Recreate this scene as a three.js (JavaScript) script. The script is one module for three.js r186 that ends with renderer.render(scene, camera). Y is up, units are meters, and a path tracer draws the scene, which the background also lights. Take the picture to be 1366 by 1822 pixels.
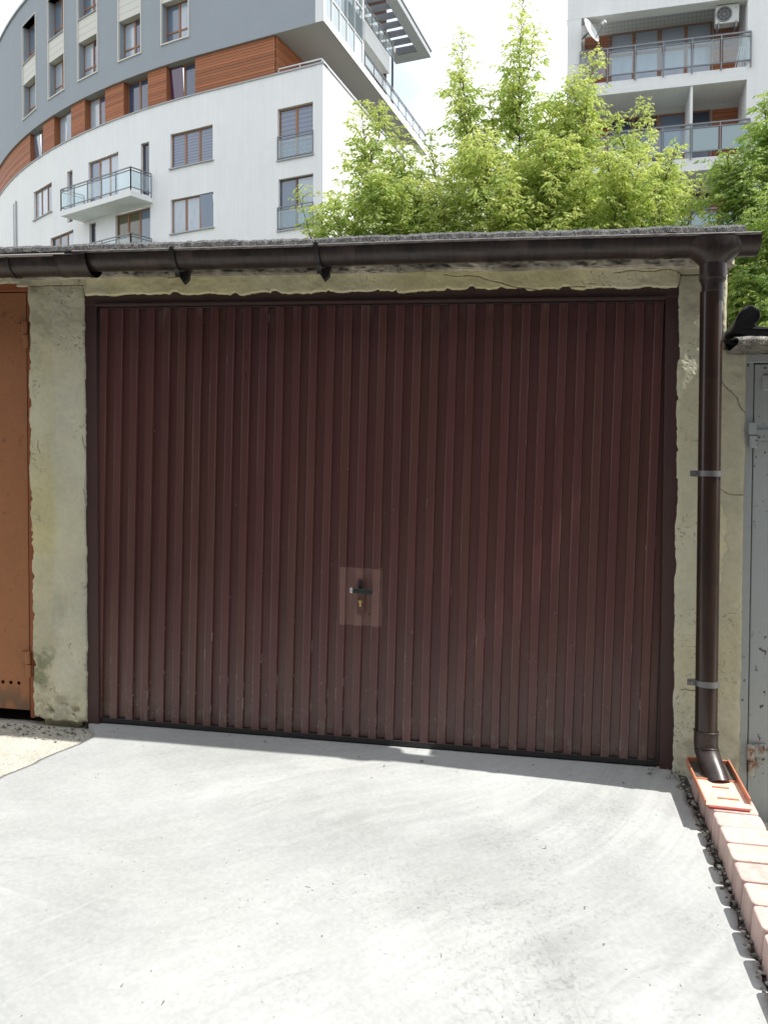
import * as THREE from 'three';
import { mergeGeometries, toCreasedNormals } from 'three/addons/utils/BufferGeometryUtils.js';
import { RoundedBoxGeometry } from 'three/addons/geometries/RoundedBoxGeometry.js';

/* ---------- camera, sky, sun, exposure ---------- */
const scene = new THREE.Scene();
const camera = new THREE.PerspectiveCamera(65.34, 767 / 1024, 0.05, 900);
camera.rotation.order = 'YXZ';
camera.position.set(0.6664, 1.1069, 3.4489);
camera.rotation.set(-0.0286, 0.1651, 0.0039);
scene.add(camera);

const renderer = new THREE.WebGLRenderer({ antialias: true });
renderer.toneMapping = THREE.LinearToneMapping;
renderer.toneMappingExposure = 1.45;
renderer.shadowMap.enabled = true;
renderer.setSize(767, 1024);

/* seeded random and value noise */
let rs = 12345;
const rnd = () => { rs = (rs + 0x6d2b79f5) | 0; let t = Math.imul(rs ^ (rs >>> 15), 1 | rs); t = (t + Math.imul(t ^ (t >>> 7), 61 | t)) ^ t; return ((t ^ (t >>> 14)) >>> 0) / 4294967296; };
const rr = (a, b) => a + (b - a) * rnd();
const hash2 = (x, y) => { let h = Math.imul(x, 374761393) ^ Math.imul(y, 668265263); h = Math.imul(h ^ (h >>> 13), 1274126177); return ((h ^ (h >>> 16)) >>> 0) / 4294967296; };
const vn = (x, y) => {
  const xi = Math.floor(x), yi = Math.floor(y); let fx = x - xi, fy = y - yi; fx = fx * fx * (3 - 2 * fx); fy = fy * fy * (3 - 2 * fy);
  const a = hash2(xi, yi), b = hash2(xi + 1, yi), c = hash2(xi, yi + 1), d = hash2(xi + 1, yi + 1);
  return a + (b - a) * fx + (c - a) * fy + (a - b - c + d) * fx * fy;
};
const fbm = (x, y, o = 4) => { let s = 0, a = 0.5, n = 0; for (let i = 0; i < o; i++) { s += a * vn(x, y); n += a; x = x * 2.03 + 17.3; y = y * 2.03 + 9.1; a *= 0.5; } return s / n; };
const clamp = (x, a = 0, b = 1) => Math.min(b, Math.max(a, x));
const sstep = (a, b, x) => { const t = clamp((x - a) / (b - a)); return t * t * (3 - 2 * t); };
const lerp = (a, b, t) => a + (b - a) * t;
const enc = (l) => { l = clamp(l); return Math.round(255 * (l <= 0.0031308 ? 12.92 * l : 1.055 * Math.pow(l, 1 / 2.4) - 0.055)); };
function colorTex(w, h, f) {
  const d = new Uint8Array(w * h * 4), c = [0, 0, 0];
  for (let j = 0; j < h; j++) for (let i = 0; i < w; i++) { f((i + 0.5) / w, (j + 0.5) / h, c); const o = (j * w + i) * 4; d[o] = enc(c[0]); d[o + 1] = enc(c[1]); d[o + 2] = enc(c[2]); d[o + 3] = 255; }
  return finish(new THREE.DataTexture(d, w, h), true);
}
function grayTex(w, h, f) {
  const d = new Uint8Array(w * h * 4);
  for (let j = 0; j < h; j++) for (let i = 0; i < w; i++) { const v = Math.round(255 * clamp(f((i + 0.5) / w, (j + 0.5) / h))), o = (j * w + i) * 4; d[o] = d[o + 1] = d[o + 2] = v; d[o + 3] = 255; }
  return finish(new THREE.DataTexture(d, w, h), false);
}
function finish(t, srgb) { t.magFilter = THREE.LinearFilter; t.minFilter = THREE.LinearFilter; t.wrapS = t.wrapT = THREE.RepeatWrapping; if (srgb) t.colorSpace = THREE.SRGBColorSpace; t.needsUpdate = true; return t; }

/* sky: bright, thin summer cloud with pale blue between */
{
  const w = 1024, h = 512, d = new Float32Array(w * h * 4);
  for (let j = 0; j < h; j++) for (let i = 0; i < w; i++) {
    const el = ((j + 0.5) / h - 0.5) * Math.PI, az = ((i + 0.5) / w - 0.5) * Math.PI * 2, o = (j * w + i) * 4;
    const x = Math.cos(el) * Math.cos(az), z = Math.cos(el) * Math.sin(az), y = Math.sin(el);
    const k = 1 / (0.35 + Math.max(0, y));
    let n = fbm(x * k * 1.7 + 31.7, z * k * 1.7 + 4.2, 6); n = 0.75 * n + 0.25 * fbm(x * k * 6 + 3, z * k * 6 + 7, 4);
    const cloud = sstep(0.3, 0.52, n), up = clamp(y * 1.3);
    const b = [lerp(0.82, 0.34, up), lerp(0.9, 0.53, up), lerp(0.98, 0.86, up)], c = [1.12, 1.14, 1.17];
    for (let q = 0; q < 3; q++) d[o + q] = y < 0 ? 0.35 : lerp(b[q], c[q], cloud * 0.92);
    d[o + 3] = 1;
  }
  const t = new THREE.DataTexture(d, w, h, THREE.RGBAFormat, THREE.FloatType);
  t.mapping = THREE.EquirectangularReflectionMapping; t.magFilter = THREE.LinearFilter; t.needsUpdate = true;
  scene.background = t; scene.environment = t;
}
const SUN = new THREE.Vector3(1, 1.49, 0.062).normalize();
const sun = new THREE.DirectionalLight(new THREE.Color(1, 0.968, 0.915), 4.8);
sun.position.copy(SUN).multiplyScalar(60); sun.target.position.set(0, 0, -12);
sun.position.add(sun.target.position);
sun.castShadow = true; sun.shadow.mapSize.set(4096, 4096);
Object.assign(sun.shadow.camera, { left: -45, right: 45, top: 45, bottom: -45, near: 1, far: 160 });
scene.add(sun, sun.target);

/* ---------- helpers ---------- */
const used = new Map();
function numbered(name) { const n = used.get(name) ?? 0; used.set(name, n + 1); return n ? `${name}_${String(n).padStart(3, '0')}` : name; }
const baseOf = new Map();
function thing(name, label, category, pos = [0, 0, 0], group) {
  const o = new THREE.Group(); o.name = numbered(name); o.position.set(...pos); o.userData = { label, category };
  if (group) o.userData.group = group; scene.add(o); baseOf.set(o, pos); return o;
}
function offsetOf(o) { const p = new THREE.Vector3(); for (; o && o !== scene; o = o.parent) p.add(o.position); return p; }
/* geometry is given in world metres; it is shifted to the frame of its parent */
function part(name, geo, m, parent, label) {
  if (Array.isArray(geo)) geo = geo.length > 1 ? merge(geo) : geo[0];
  if (parent) { const p = offsetOf(parent); geo.translate(-p.x, -p.y, -p.z); }
  const o = new THREE.Mesh(geo, m); o.name = numbered(name); o.castShadow = o.receiveShadow = true; if (label) o.userData.label = label;
  (parent ?? scene).add(o); return o;
}
function struct(name, geo, m, label) { const o = part(name, geo, m, null); o.userData.kind = 'structure'; if (label) o.userData.label = label; return o; }
function merge(list) {
  if (list.length === 1) return list[0];
  const idx = list.map((g) => (g.index ? g.toNonIndexed() : g));
  for (const g of idx) { if (!g.attributes.normal) g.computeVertexNormals(); for (const k of Object.keys(g.attributes)) if (!['position', 'normal', 'uv', 'color'].includes(k)) g.deleteAttribute(k); if (!g.attributes.uv) g.setAttribute('uv', new THREE.BufferAttribute(new Float32Array(g.attributes.position.count * 2), 2)); }
  const colored = idx.some((g) => g.attributes.color);
  if (colored) for (const g of idx) if (!g.attributes.color) g.setAttribute('color', new THREE.BufferAttribute(new Float32Array(g.attributes.position.count * 3).fill(1), 3));
  return mergeGeometries(idx);
}
const box = (x0, x1, y0, y1, z0, z1) => new THREE.BoxGeometry(x1 - x0, y1 - y0, z1 - z0).translate((x0 + x1) / 2, (y0 + y1) / 2, (z0 + z1) / 2);
const rbox = (x0, x1, y0, y1, z0, z1, r = 0.004, s = 2) => new RoundedBoxGeometry(x1 - x0, y1 - y0, z1 - z0, s, Math.min(r, (x1 - x0) / 2.1, (y1 - y0) / 2.1, (z1 - z0) / 2.1)).translate((x0 + x1) / 2, (y0 + y1) / 2, (z0 + z1) / 2);
function tube(pts, r, seg = 8, n = 0) { const c = new THREE.CatmullRomCurve3(pts.map((p) => new THREE.Vector3(...p))); return new THREE.TubeGeometry(c, n || pts.length * 3, r, seg, false); }
function rod(a, b, r, seg = 6, r2 = r) {
  const A = new THREE.Vector3(...a), B = new THREE.Vector3(...b), d = B.clone().sub(A), L = d.length();
  const g = new THREE.CylinderGeometry(r2, r, L, seg); g.applyQuaternion(new THREE.Quaternion().setFromUnitVectors(new THREE.Vector3(0, 1, 0), d.normalize())); return g.translate((A.x + B.x) / 2, (A.y + B.y) / 2, (A.z + B.z) / 2);
}
/* box beam of section w x h between two points (for rails) */
function beam(a, b, w, h) {
  const A = new THREE.Vector3(...a), B = new THREE.Vector3(...b), d = B.clone().sub(A), L = d.length(); d.normalize();
  let up = Math.abs(d.y) > 0.95 ? new THREE.Vector3(0, 0, 1) : new THREE.Vector3(0, 1, 0); const s = new THREE.Vector3().crossVectors(up, d).normalize(); up = new THREE.Vector3().crossVectors(d, s);
  return new THREE.BoxGeometry(w, h, L).applyMatrix4(new THREE.Matrix4().makeBasis(s, up, d)).translate((A.x + B.x) / 2, (A.y + B.y) / 2, (A.z + B.z) / 2);
}
/* the row of garages follows the fall of the alley to the right: levels drop 2.2 cm per metre */
const FALL = 0.0222, drop = (x) => -FALL * (x + 1.31);
const SH = new THREE.Matrix4().set(1, 0, 0, 0, -FALL, 1, 0, -FALL * 1.31, 0, 0, 1, 0, 0, 0, 0, 1);
const fall = (g) => g.applyMatrix4(SH);
const RAMP = 0.13, rampY = (x, z) => drop(x) - RAMP * Math.max(0, z);
function uvPlane(g, ax, ay, x0, y0, w, h) {
  const p = g.attributes.position, u = new Float32Array(p.count * 2), get = { x: (i) => p.getX(i), y: (i) => p.getY(i), z: (i) => p.getZ(i) };
  for (let i = 0; i < p.count; i++) { u[2 * i] = (get[ax](i) - x0) / w; u[2 * i + 1] = (get[ay](i) - y0) / h; }
  g.setAttribute('uv', new THREE.BufferAttribute(u, 2)); return g;
}
/* grid surface from a function of (i/nu, j/nv) -> [x,y,z] */
function grid(nu, nv, f, flip = false) {
  const P = [], I = [], U = [];
  for (let j = 0; j <= nv; j++) for (let i = 0; i <= nu; i++) { P.push(...f(i / nu, j / nv)); U.push(i / nu, j / nv); }
  for (let j = 0; j < nv; j++) for (let i = 0; i < nu; i++) { const a = j * (nu + 1) + i, b = a + 1, c = a + nu + 1, d = c + 1; flip ? I.push(a, c, b, b, c, d) : I.push(a, b, c, b, d, c); }
  const g = new THREE.BufferGeometry(); g.setAttribute('position', new THREE.Float32BufferAttribute(P, 3)); g.setAttribute('uv', new THREE.Float32BufferAttribute(U, 2)); g.setIndex(I); g.computeVertexNormals(); return g;
}
const C = (r, g, b) => new THREE.Color().setRGB(r, g, b);
const M = (c, rough = 0.8, o = {}) => new THREE.MeshStandardMaterial({ color: C(...c), roughness: rough, side: THREE.DoubleSide, ...o });
const MP = (c, rough = 0.8, o = {}) => new THREE.MeshPhysicalMaterial({ color: C(...c), roughness: rough, side: THREE.DoubleSide, ...o });

/* ---------- textures ---------- */
/* cracks of the plaster as polylines in wall metres */
const cracks = [];
function crack(x, y, a, n, step, wander) { const p = [[x, y]]; for (let i = 0; i < n; i++) { a += rr(-wander, wander); x += Math.cos(a) * step; y += Math.sin(a) * step; p.push([x, y]); } cracks.push(p); }
crack(1.45, 1.66, -1.35, 16, 0.025, 0.5); crack(1.46, 1.28, -1.5, 10, 0.025, 0.6); crack(1.34, 0.34, 0.3, 5, 0.018, 0.5);
crack(0.35, 2.062, 0.02, 20, 0.03, 0.25); crack(1.05, 2.055, 0.05, 10, 0.028, 0.35); crack(-0.9, 2.068, -0.02, 14, 0.03, 0.3); crack(-1.55, 1.32, -1.45, 3, 0.02, 0.3);
crack(-1.59, 1.08, -1.6, 6, 0.03, 0.4); 
crack(1.47, 0.28, 2.2, 4, 0.02, 0.6); crack(-1.33, 1.35, -1.5, 7, 0.025, 0.3); crack(-1.325, 1.1, -1.6, 5, 0.025, 0.3);
const PX0 = -2.1, PY0 = -0.35, PW = 4.2, PH = 2.7, TW = 2048, TH = 1316;
const crackMap = new Float32Array(TW * TH);
for (const p of cracks) for (let k = 0; k + 1 < p.length; k++) for (let t = 0; t < 1; t += 0.04) {
  const x = (lerp(p[k][0], p[k + 1][0], t) - PX0) / PW * TW, y = (lerp(p[k][1], p[k + 1][1], t) - PY0) / PH * TH, r = 0.7 + 0.9 * hash2(k * 7 + 1, Math.floor(x) & 255);
  for (let j = -2; j <= 2; j++) for (let i = -2; i <= 2; i++) { const X = Math.round(x + i), Y = Math.round(y + j); if (X < 0 || Y < 0 || X >= TW || Y >= TH) continue; const q = clamp(1.05 * r - Math.hypot(X - x, Y - y)); crackMap[Y * TW + X] = Math.max(crackMap[Y * TW + X], q); }
}
/* flaked-off skim coat on the right pillar: lighter under-layer with a ragged outline */
const flake = (x, y) => { const e = 1.468 + 0.035 * Math.sin(y * 7.5 + 0.6) + 0.05 * (fbm(y * 11, 3.3, 4) - 0.5) + 0.02 * (fbm(y * 40, 8, 2) - 0.5); return y > 0.3 && y < 1.12 && x < e && x > 1.4 ? 1 : 0; };
const pits = (x, y) => { const n = vn(x * 130 + 5, y * 130), m = fbm(x * 5 + 2, y * 5 + 8, 3); return sstep(0.78, 0.9, n) * sstep(0.5, 0.68, m); };
const plasterTex = colorTex(TW, TH, (u, v, c) => {
  const x = PX0 + u * PW, y = PY0 + v * PH, big = fbm(x * 2.2 + 4, y * 1.6, 4), mid = fbm(x * 9, y * 7 + 20, 4), fine = fbm(x * 60, y * 60, 3);
  let L = 0.57 + 0.17 * (big - 0.5) + 0.13 * (mid - 0.5) + 0.09 * (fine - 0.5), yel = 0.52 + 0.9 * (fbm(x * 2.7 + 60, y * 2 + 3, 3) - 0.5);
  if (x < -1.2) { // left pillar: old cement patch, yellowed coat, grey skim
    const e1 = -1.475 + 0.05 * (fbm(y * 4, 7, 3) - 0.5), ye = sstep(0.79, 0.80, y + 0.006 * (fine - 0.5)) * (1 - sstep(1.0, 1.5, y + 0.4 * (mid - 0.5))) * (1 - sstep(e1, e1 + 0.03, x));
    yel += 0.35 * ye; L -= 0.03 * ye; if (x > e1) { yel -= 0.25; L += 0.015; }
    const st = sstep(-0.02, 0.01, (-1.40 - x) * 0.7 + 0.06 * (fbm(x * 14, y * 9, 3) - 0.5) - 0.06 + 0.12 * (y - 0.28)) * (1 - sstep(0.45, 0.62, y + 0.3 * (mid - 0.5)));
    L -= 0.07 * st * sstep(0.16, 0.2, y);
    const moss = st * sstep(0.42, 0.62, fbm(x * 22, y * 22 + 9, 3)) * (1 - sstep(0.3, 0.42, y)) * sstep(0.12, 0.2, y); c[3] = moss;
  } else c[3] = 0;
  if (flake(x, y)) { L += 0.07; yel -= 0.05; } else if (x > 1.2 && y < 1.75) { L -= x > 1.45 ? 0.07 : 0; yel -= 0.22; }
  yel += 0.3 * sstep(1.93, 1.97, y) * (x > -1.3 && x < 1.3 ? 1 : 0); L += 0.13 * sstep(1.93, 1.97, y) * (x > -1.3 && x < 1.3 ? 1 : 0); const stain = sstep(0.5, 0.72, fbm(x * 6 + 3, y * 9, 4)) * sstep(1.99, 2.06, y + 0.05 * (mid - 0.5)); L -= 0.11 * stain;
  const dirt = sstep(0.52, 0.75, fbm(x * 26, y * 20, 4)) * (1 - sstep(0.05, 0.26, y + 0.2 * (mid - 0.5))); L -= 0.15 * dirt;
  L *= 1 - 0.35 * pits(x, y); L *= 1 - 0.5 * crackMap[Math.min(TH - 1, Math.floor(v * TH)) * TW + Math.min(TW - 1, Math.floor(u * TW))];
  L = Math.max(0.02, L); yel = clamp(yel, 0, 1);
  c[0] = L * (1.0 + 0.03 * yel); c[1] = L * (0.985 - 0.03 * yel); c[2] = L * (0.81 - 0.26 * yel);
  const m = c[3] || 0; c[0] = lerp(c[0], 0.13, 0.6 * m); c[1] = lerp(c[1], 0.16, 0.6 * m); c[2] = lerp(c[2], 0.07, 0.6 * m);
});
const plasterBump = grayTex(TW, TH, (u, v) => {
  const x = PX0 + u * PW, y = PY0 + v * PH;
  let h = 0.55 + 0.3 * (fbm(x * 12, y * 12, 4) - 0.5) + 0.2 * (fbm(x * 70, y * 70, 3) - 0.5) - 0.25 * pits(x, y) - 0.2 * flake(x, y);
  h -= 0.4 * crackMap[Math.min(TH - 1, Math.floor(v * TH)) * TW + Math.min(TW - 1, Math.floor(u * TW))]; return h;
});
const plaster = M([1, 1, 1], 0.92, { map: plasterTex, bumpMap: plasterBump, bumpScale: 0.012 });

/* screeded concrete of the new apron: broom and float marks, paler laitance */
const SX0 = -1.7, SZ0 = -0.1, SW = 3.2, SD = 3.2;
const swirl = (x, z) => { // direction of the float strokes at this place
  return 0.55 + 1.5 * (fbm(x * 0.55 + 3, z * 0.6 + 1, 2) - 0.5) + (x > 0.7 ? 0.35 * (x - 0.7) : 0);
};
const strokes = [];
for (let i = 0; i < 90; i++) { const x = rr(-1.6, 1.3), z = rr(0.25, 2.3), a = swirl(x, z) + rr(-0.35, 0.35), L = rr(0.12, 0.6), k = rr(-0.9, 0.9); strokes.push([x, z, a, L, k, rr(0.003, 0.011), rr(-0.03, 0.03)]); }
for (let i = 0; i < 46; i++) { const x = rr(0.45, 1.3), z = rr(0.9, 1.7), a = rr(-0.2, 0.35), L = rr(0.2, 0.55), k = rr(0.2, 1.2); strokes.push([x, z, a, L, k, rr(0.003, 0.009), rr(-0.022, 0.012)]); }
for (let i = 0; i < 10; i++) { strokes.push([rr(0.55, 0.85), rr(1.2, 1.6), 2.0 + rr(-0.2, 0.2), rr(0.3, 0.55), rr(-0.3, 0.3), rr(0.004, 0.009), -0.025]); }
const SN = 2048, strokeMap = new Float32Array(SN * SN);
for (const [x, z, a, L, k, w, amt] of strokes) {
  const ph = rr(0, 99), n = Math.ceil(L / 0.0008);
  for (let i = 0; i < n; i++) {
    const t = i / n, th = a + k * (t - 0.5); const px = x + Math.cos(th) * L * (t - 0.5), pz = z - Math.sin(th) * L * (t - 0.5), nx = Math.sin(th), nz = Math.cos(th), ww = w * Math.sin(Math.PI * clamp(t * 1.02)) * (0.6 + 0.8 * vn(t * 14, ph));
    for (let q = -ww; q <= ww; q += 0.0009) { const X = Math.floor((px + nx * q - SX0) / SW * SN), Z = Math.floor((pz + nz * q - SZ0) / SD * SN); if (X >= 0 && Z >= 0 && X < SN && Z < SN) { const g = amt * (0.55 + 0.45 * vn(q * 900 + ph, t * 6)); if (Math.abs(g) > Math.abs(strokeMap[Z * SN + X])) strokeMap[Z * SN + X] = g; } }
  }
}
const slabH = (x, z) => { const a = swirl(x, z), u = x * Math.cos(a) - z * Math.sin(a), w = x * Math.sin(a) + z * Math.cos(a); return [fbm(u * 3 + 9, w * 22, 4), fbm(u * 9, w * 70 + 5, 3)]; };
const slabTex = colorTex(SN, SN, (u, v, c) => {
  const x = SX0 + u * SW, z = SZ0 + v * SD, [s1, s2] = slabH(x, z), big = fbm(x * 1.3 + 8, z * 1.5 + 3, 4), mid = fbm(x * 5, z * 5 + 3, 4), fine = fbm(x * 90, z * 90, 3);
  let L = 0.335 + 0.1 * (big - 0.5) + 0.07 * (mid - 0.5) + 0.03 * (s1 - 0.5) + 0.025 * (s2 - 0.5) + 0.065 * (fine - 0.5);
  const lait = sstep(0.5, 0.66, 0.75 * fbm(x * 2.1 + 40, z * 2.4 + 9, 5) + 0.25 * s1 + 0.05 * (x - 0.2)); L += 0.045 * lait * (0.6 + 0.8 * (s2 - 0.2));
  const pit = sstep(0.7, 0.82, vn(x * 120, z * 120)) * sstep(0.45, 0.6, fbm(x * 3 + 1, z * 3, 3)) * sstep(-0.2, 1.2, x * 0.8 + z * 0.5); L -= 0.05 * pit;
  L += strokeMap[Math.floor(v * SN) * SN + Math.floor(u * SN)]; L *= 1 - 0.75 * sstep(0.965, 0.985, vn(x * 75 + 3, z * 75 + 8)) * sstep(0.5, 0.6, mid);
  const w = 0.5 + 0.8 * (fbm(x * 1.7 + 90, z * 1.7, 3) - 0.5); c[0] = L * 0.975; c[1] = L * 0.995; c[2] = L * (0.995 - 0.05 * w);
});
const slabBump = grayTex(SN, SN, (u, v) => { const x = SX0 + u * SW, z = SZ0 + v * SD, [s1, s2] = slabH(x, z); return 0.5 + 0.35 * (s1 - 0.5) + 0.25 * (s2 - 0.5) + 0.15 * (fbm(x * 80, z * 80, 2) - 0.5) + 2.2 * strokeMap[Math.floor(v * SN) * SN + Math.floor(u * SN)]; });
const slabMat = M([1, 1, 1], 0.85, { map: slabTex, bumpMap: slabBump, bumpScale: 0.004 });

/* grit: roofing felt, old pavement, soil share a grain */
const gritTex = (base, amp, warm, n, seed) => colorTex(n, n, (u, v, c) => { const g = vn(u * n / 3 + seed, v * n / 3), g2 = vn(u * n / 1.6, v * n / 1.6 + seed), b = fbm(u * 9 + seed, v * 9, 4); const L = Math.max(0.01, base * (1 + amp * ((g - 0.5) * 1.4 + (g2 - 0.5) * 1.2 + 0.7 * (b - 0.5)))); c[0] = L * (1 + 0.1 * warm); c[1] = L; c[2] = L * (1 - 0.3 * warm); });
const gritBump = grayTex(512, 512, (u, v) => 0.5 * vn(u * 170, v * 170) + 0.5 * vn(u * 300, v * 300 + 4));
const rep = (t, x, y) => { const c = t.clone(); c.repeat.set(x, y); c.needsUpdate = true; return c; };
const feltTex = gritTex(0.115, 2.1, 0.05, 512, 3), sandTex = gritTex(0.42, 0.5, 0.5, 768, 11), soilTex = gritTex(0.1, 1.2, 0.3, 512, 29);
const felt = M([1, 1, 1], 0.95, { map: feltTex, bumpMap: gritBump, bumpScale: 0.006 });
const sand = M([1, 1, 1], 0.95, { map: sandTex, bumpMap: gritBump, bumpScale: 0.004 });
const soil = M([1, 1, 1], 1, { map: soilTex, bumpMap: gritBump, bumpScale: 0.01 });
const tar = M([0.012, 0.012, 0.013], 0.75, { bumpMap: gritBump, bumpScale: 0.012 });

/* door paint: brown enamel, dusty at the top edge, chipped on the ribs */
const NR = 33, LX0 = -1.297, LX1 = 1.251, LV0 = 0.012, LV1 = 1.947, RP = (LX1 - LX0) / NR;
const chips = new Float32Array(2048 * 1536);
for (let i = 0; i < 620; i++) {
  const rib = Math.floor(rr(0, NR)), low = rnd() < 0.75, edge = rnd() < 0.6; const x = edge ? (rib + (rnd() < 0.5 ? 0.07 : 0.53)) / NR + rr(-0.0012, 0.0012) : rr(0, 1), y = low ? 0.02 + 0.3 * rnd() * rnd() : rr(0.02, 1), hgt = edge && rnd() < 0.25 ? rr(0.006, 0.03) : rr(0.001, 0.004), wid = rr(0.0002, 0.0007), k = rr(0.3, 1);
  for (let b = 0; b < hgt * 1536; b++) for (let a = -wid * 2048; a <= wid * 2048; a++) { const X = Math.floor(x * 2048 + a), Y = Math.floor(y * 1536 + b); if (X < 0 || X > 2047 || Y > 1535) continue; if (rnd() < 0.75) chips[Y * 2048 + X] = k; }
}
for (let i = 0; i < 26; i++) { let x = rr(0.62, 0.9), y = rr(0.1, 0.3), a = rr(0, 6.28), k = rr(0.3, 0.8); for (let q = 0; q < 24; q++) { a += rr(-0.4, 0.4); x += Math.cos(a) * 0.0005; y += Math.sin(a) * 0.0007; const X = Math.floor(x * 2048), Y = Math.floor(y * 1536); if (X > 0 && X < 2047 && Y > 0 && Y < 1536) chips[Y * 2048 + X] = k; } }
const doorTex = colorTex(2048, 1536, (u, v, c) => {
  const x = LX0 + u * (LX1 - LX0), y = LV0 + v * (LV1 - LV0), streak = fbm(x * 70, y * 1.6, 4), big = fbm(x * 1.6 + 3, y * 1.2, 3), fine = fbm(x * 160, y * 40, 3);
  let t = 1 + 0.3 * (streak - 0.5) + 0.35 * (big - 0.5) + 0.16 * (fine - 0.5); const gr = sstep(0.4, 0.75, fbm(x * 34 + 8, y * 0.9 + 5, 3));
  c[0] = 0.102 * t; c[1] = lerp(0.035, 0.04, gr) * t; c[2] = lerp(0.033, 0.03, gr) * t;
  const du = sstep(0.5, 0.78, fbm(x * 45, y * 5 + 2, 4)) * sstep(1.82, 1.945, y + 0.13 * (fbm(x * 22, 3, 3) - 0.5)) * 0.4; const mud = sstep(0.52, 0.8, fbm(x * 30, y * 26, 4)) * (1 - sstep(0.03, 0.2, y)) * 0.35;
  for (let q = 0; q < 3; q++) c[q] = lerp(c[q], [0.2, 0.17, 0.13][q], du + mud);
  const rf = ((x - LX0) / RP) % 1, ed = Math.max(1 - Math.abs(rf - 0.075) / 0.042, 1 - Math.abs(rf - 0.48) / 0.026), edgeWearHighlight = clamp(ed) * sstep(0.3, 0.7, fbm(x * 13, y * 2.2 + 30, 4)) * 0.5; for (let q = 0; q < 3; q++) c[q] = lerp(c[q], [0.24, 0.17, 0.155][q], edgeWearHighlight);  // pale rib edges: worn paint plus lit-edge highlights put into the colour
  // faded unpainted rectangle around the lock
  const xl = x + 0.0225 * (y - 0.0) - 0.0; const w1 = 0.003 * (fbm(y * 50, 2, 2) - 0.5), inx = sstep(-0.1105, -0.1085, xl + w1) * (1 - sstep(0.0775, 0.0795, xl + w1)), iny = sstep(0.5275, 0.5295, y) * (1 - sstep(0.783, 0.785, y - (xl > 0.068 ? 0.006 : 0) + 0.02 * xl)); const p = inx * iny;
  c[0] = lerp(c[0], 0.2 * (0.9 + 0.2 * streak), p); c[1] = lerp(c[1], 0.106 * (0.9 + 0.2 * streak), p); c[2] = lerp(c[2], 0.09 * (0.9 + 0.2 * streak), p);
  const k = chips[Math.min(1535, Math.floor(v * 1536)) * 2048 + Math.min(2047, Math.floor(u * 2048))]; for (let q = 0; q < 3; q++) c[q] = lerp(c[q], [0.42, 0.4, 0.38][q], 0.75 * k);
});
const doorRough = grayTex(512, 384, (u, v) => 0.36 + 0.22 * (fbm(u * 60, v * 5, 4) - 0.5));
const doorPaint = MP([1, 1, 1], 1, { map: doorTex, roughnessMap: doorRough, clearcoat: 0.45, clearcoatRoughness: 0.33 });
const brownFrame = M([0.062, 0.029, 0.027], 0.5, { bumpMap: gritBump, bumpScale: 0.001 });
const mottled = (r, g, b, amp, sc = 1, n = 512) => colorTex(n, n, (u, v, c) => { const t = 1 + amp * ((fbm(u * 6 * sc, v * 6 * sc, 5) - 0.5) + 0.6 * (fbm(u * 50 * sc, v * 12 * sc, 3) - 0.5)); c[0] = r * t; c[1] = g * t; c[2] = b * t; });
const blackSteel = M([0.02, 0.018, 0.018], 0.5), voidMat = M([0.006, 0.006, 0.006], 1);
const gutterMat = M([1, 1, 1], 0.38, { map: mottled(0.036, 0.024, 0.021, 1.7, 1) });
const pipeMat = M([1, 1, 1], 0.2, { map: mottled(0.03, 0.017, 0.012, 0.7, 0.6) });
const steel = M([0.2, 0.2, 0.2], 0.45, { metalness: 0.6 });

/* ---------- ground ---------- */
struct('ground', grid(2, 2, (u, v) => [lerp(-400, 400, u), -1.2, lerp(400, -400, v)]), M([0.09, 0.1, 0.07], 1), 'level ground under the garages, trees and apartment blocks');
const nearY = (x, z) => drop(clamp(x, -5, 4.5)) - RAMP * clamp(z, 0, 2.6) - 0.028 - (x > 1.52 ? 0.16 : 0) * sstep(1.52, 1.6, x);
struct('old_pavement', uvPlane(grid(150, 50, (u, v) => { const x = lerp(-9, 9, u), z = lerp(2.1, -0.06, v); return [x, nearY(x, z) + 0.006 * (fbm(x * 6, z * 6, 4) - 0.5), z]; }), 'x', 'z', 0, 0, 0.9, 0.9), sand, 'old weathered yellowish pavement in front of the garages');
struct('alley', uvPlane(grid(30, 20, (u, v) => { const x = lerp(-34, 34, u), z = lerp(15, 2.1, v * v); return [x, nearY(x, z) - 0.01, z]; }), 'x', 'z', 0, 0, 1.3, 1.3), M([0.42, 0.43, 0.45], 0.95, { map: feltTex, bumpMap: gritBump, bumpScale: 0.004 }), 'dark asphalt alley between the garages and the added block across it');
const slabLeft = (z) => (z < 0.12 ? lerp(-1.31, -1.21, clamp(z / 0.12)) : z < 0.54 ? lerp(-1.21, -1.395, (z - 0.12) / 0.42) : lerp(-1.395, -1.85, (z - 0.54) / 0.8)) + 0.02 * (fbm(z * 14, 5, 3) - 0.5);
const slabRight = (z) => 1.322 + 0.02 * (fbm(z * 9, 1, 3) - 0.5) + 0.012 * (fbm(z * 60, 4, 2) - 0.5) + 0.012 * Math.abs(Math.sin((z - 0.46) * Math.PI / 0.105));
{
  const g = grid(120, 170, (u, v) => { const z = lerp(2.75, -0.03, v), e = Math.min(u, 1 - u), lip = e < 0.004 ? -0.045 : 0; const x = lerp(Math.max(-2.6, slabLeft(z)), slabRight(z), clamp((u - 0.0083) / 0.9834)); return [x, rampY(x, z) + lip + 0.004 * (fbm(x * 3, z * 3, 3) - 0.5), z]; });
  uvPlane(g, 'x', 'z', SX0, SZ0, SW, SD); struct('driveway', g, slabMat, 'pale new concrete ramp in front of the brown garage door');
}
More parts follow.
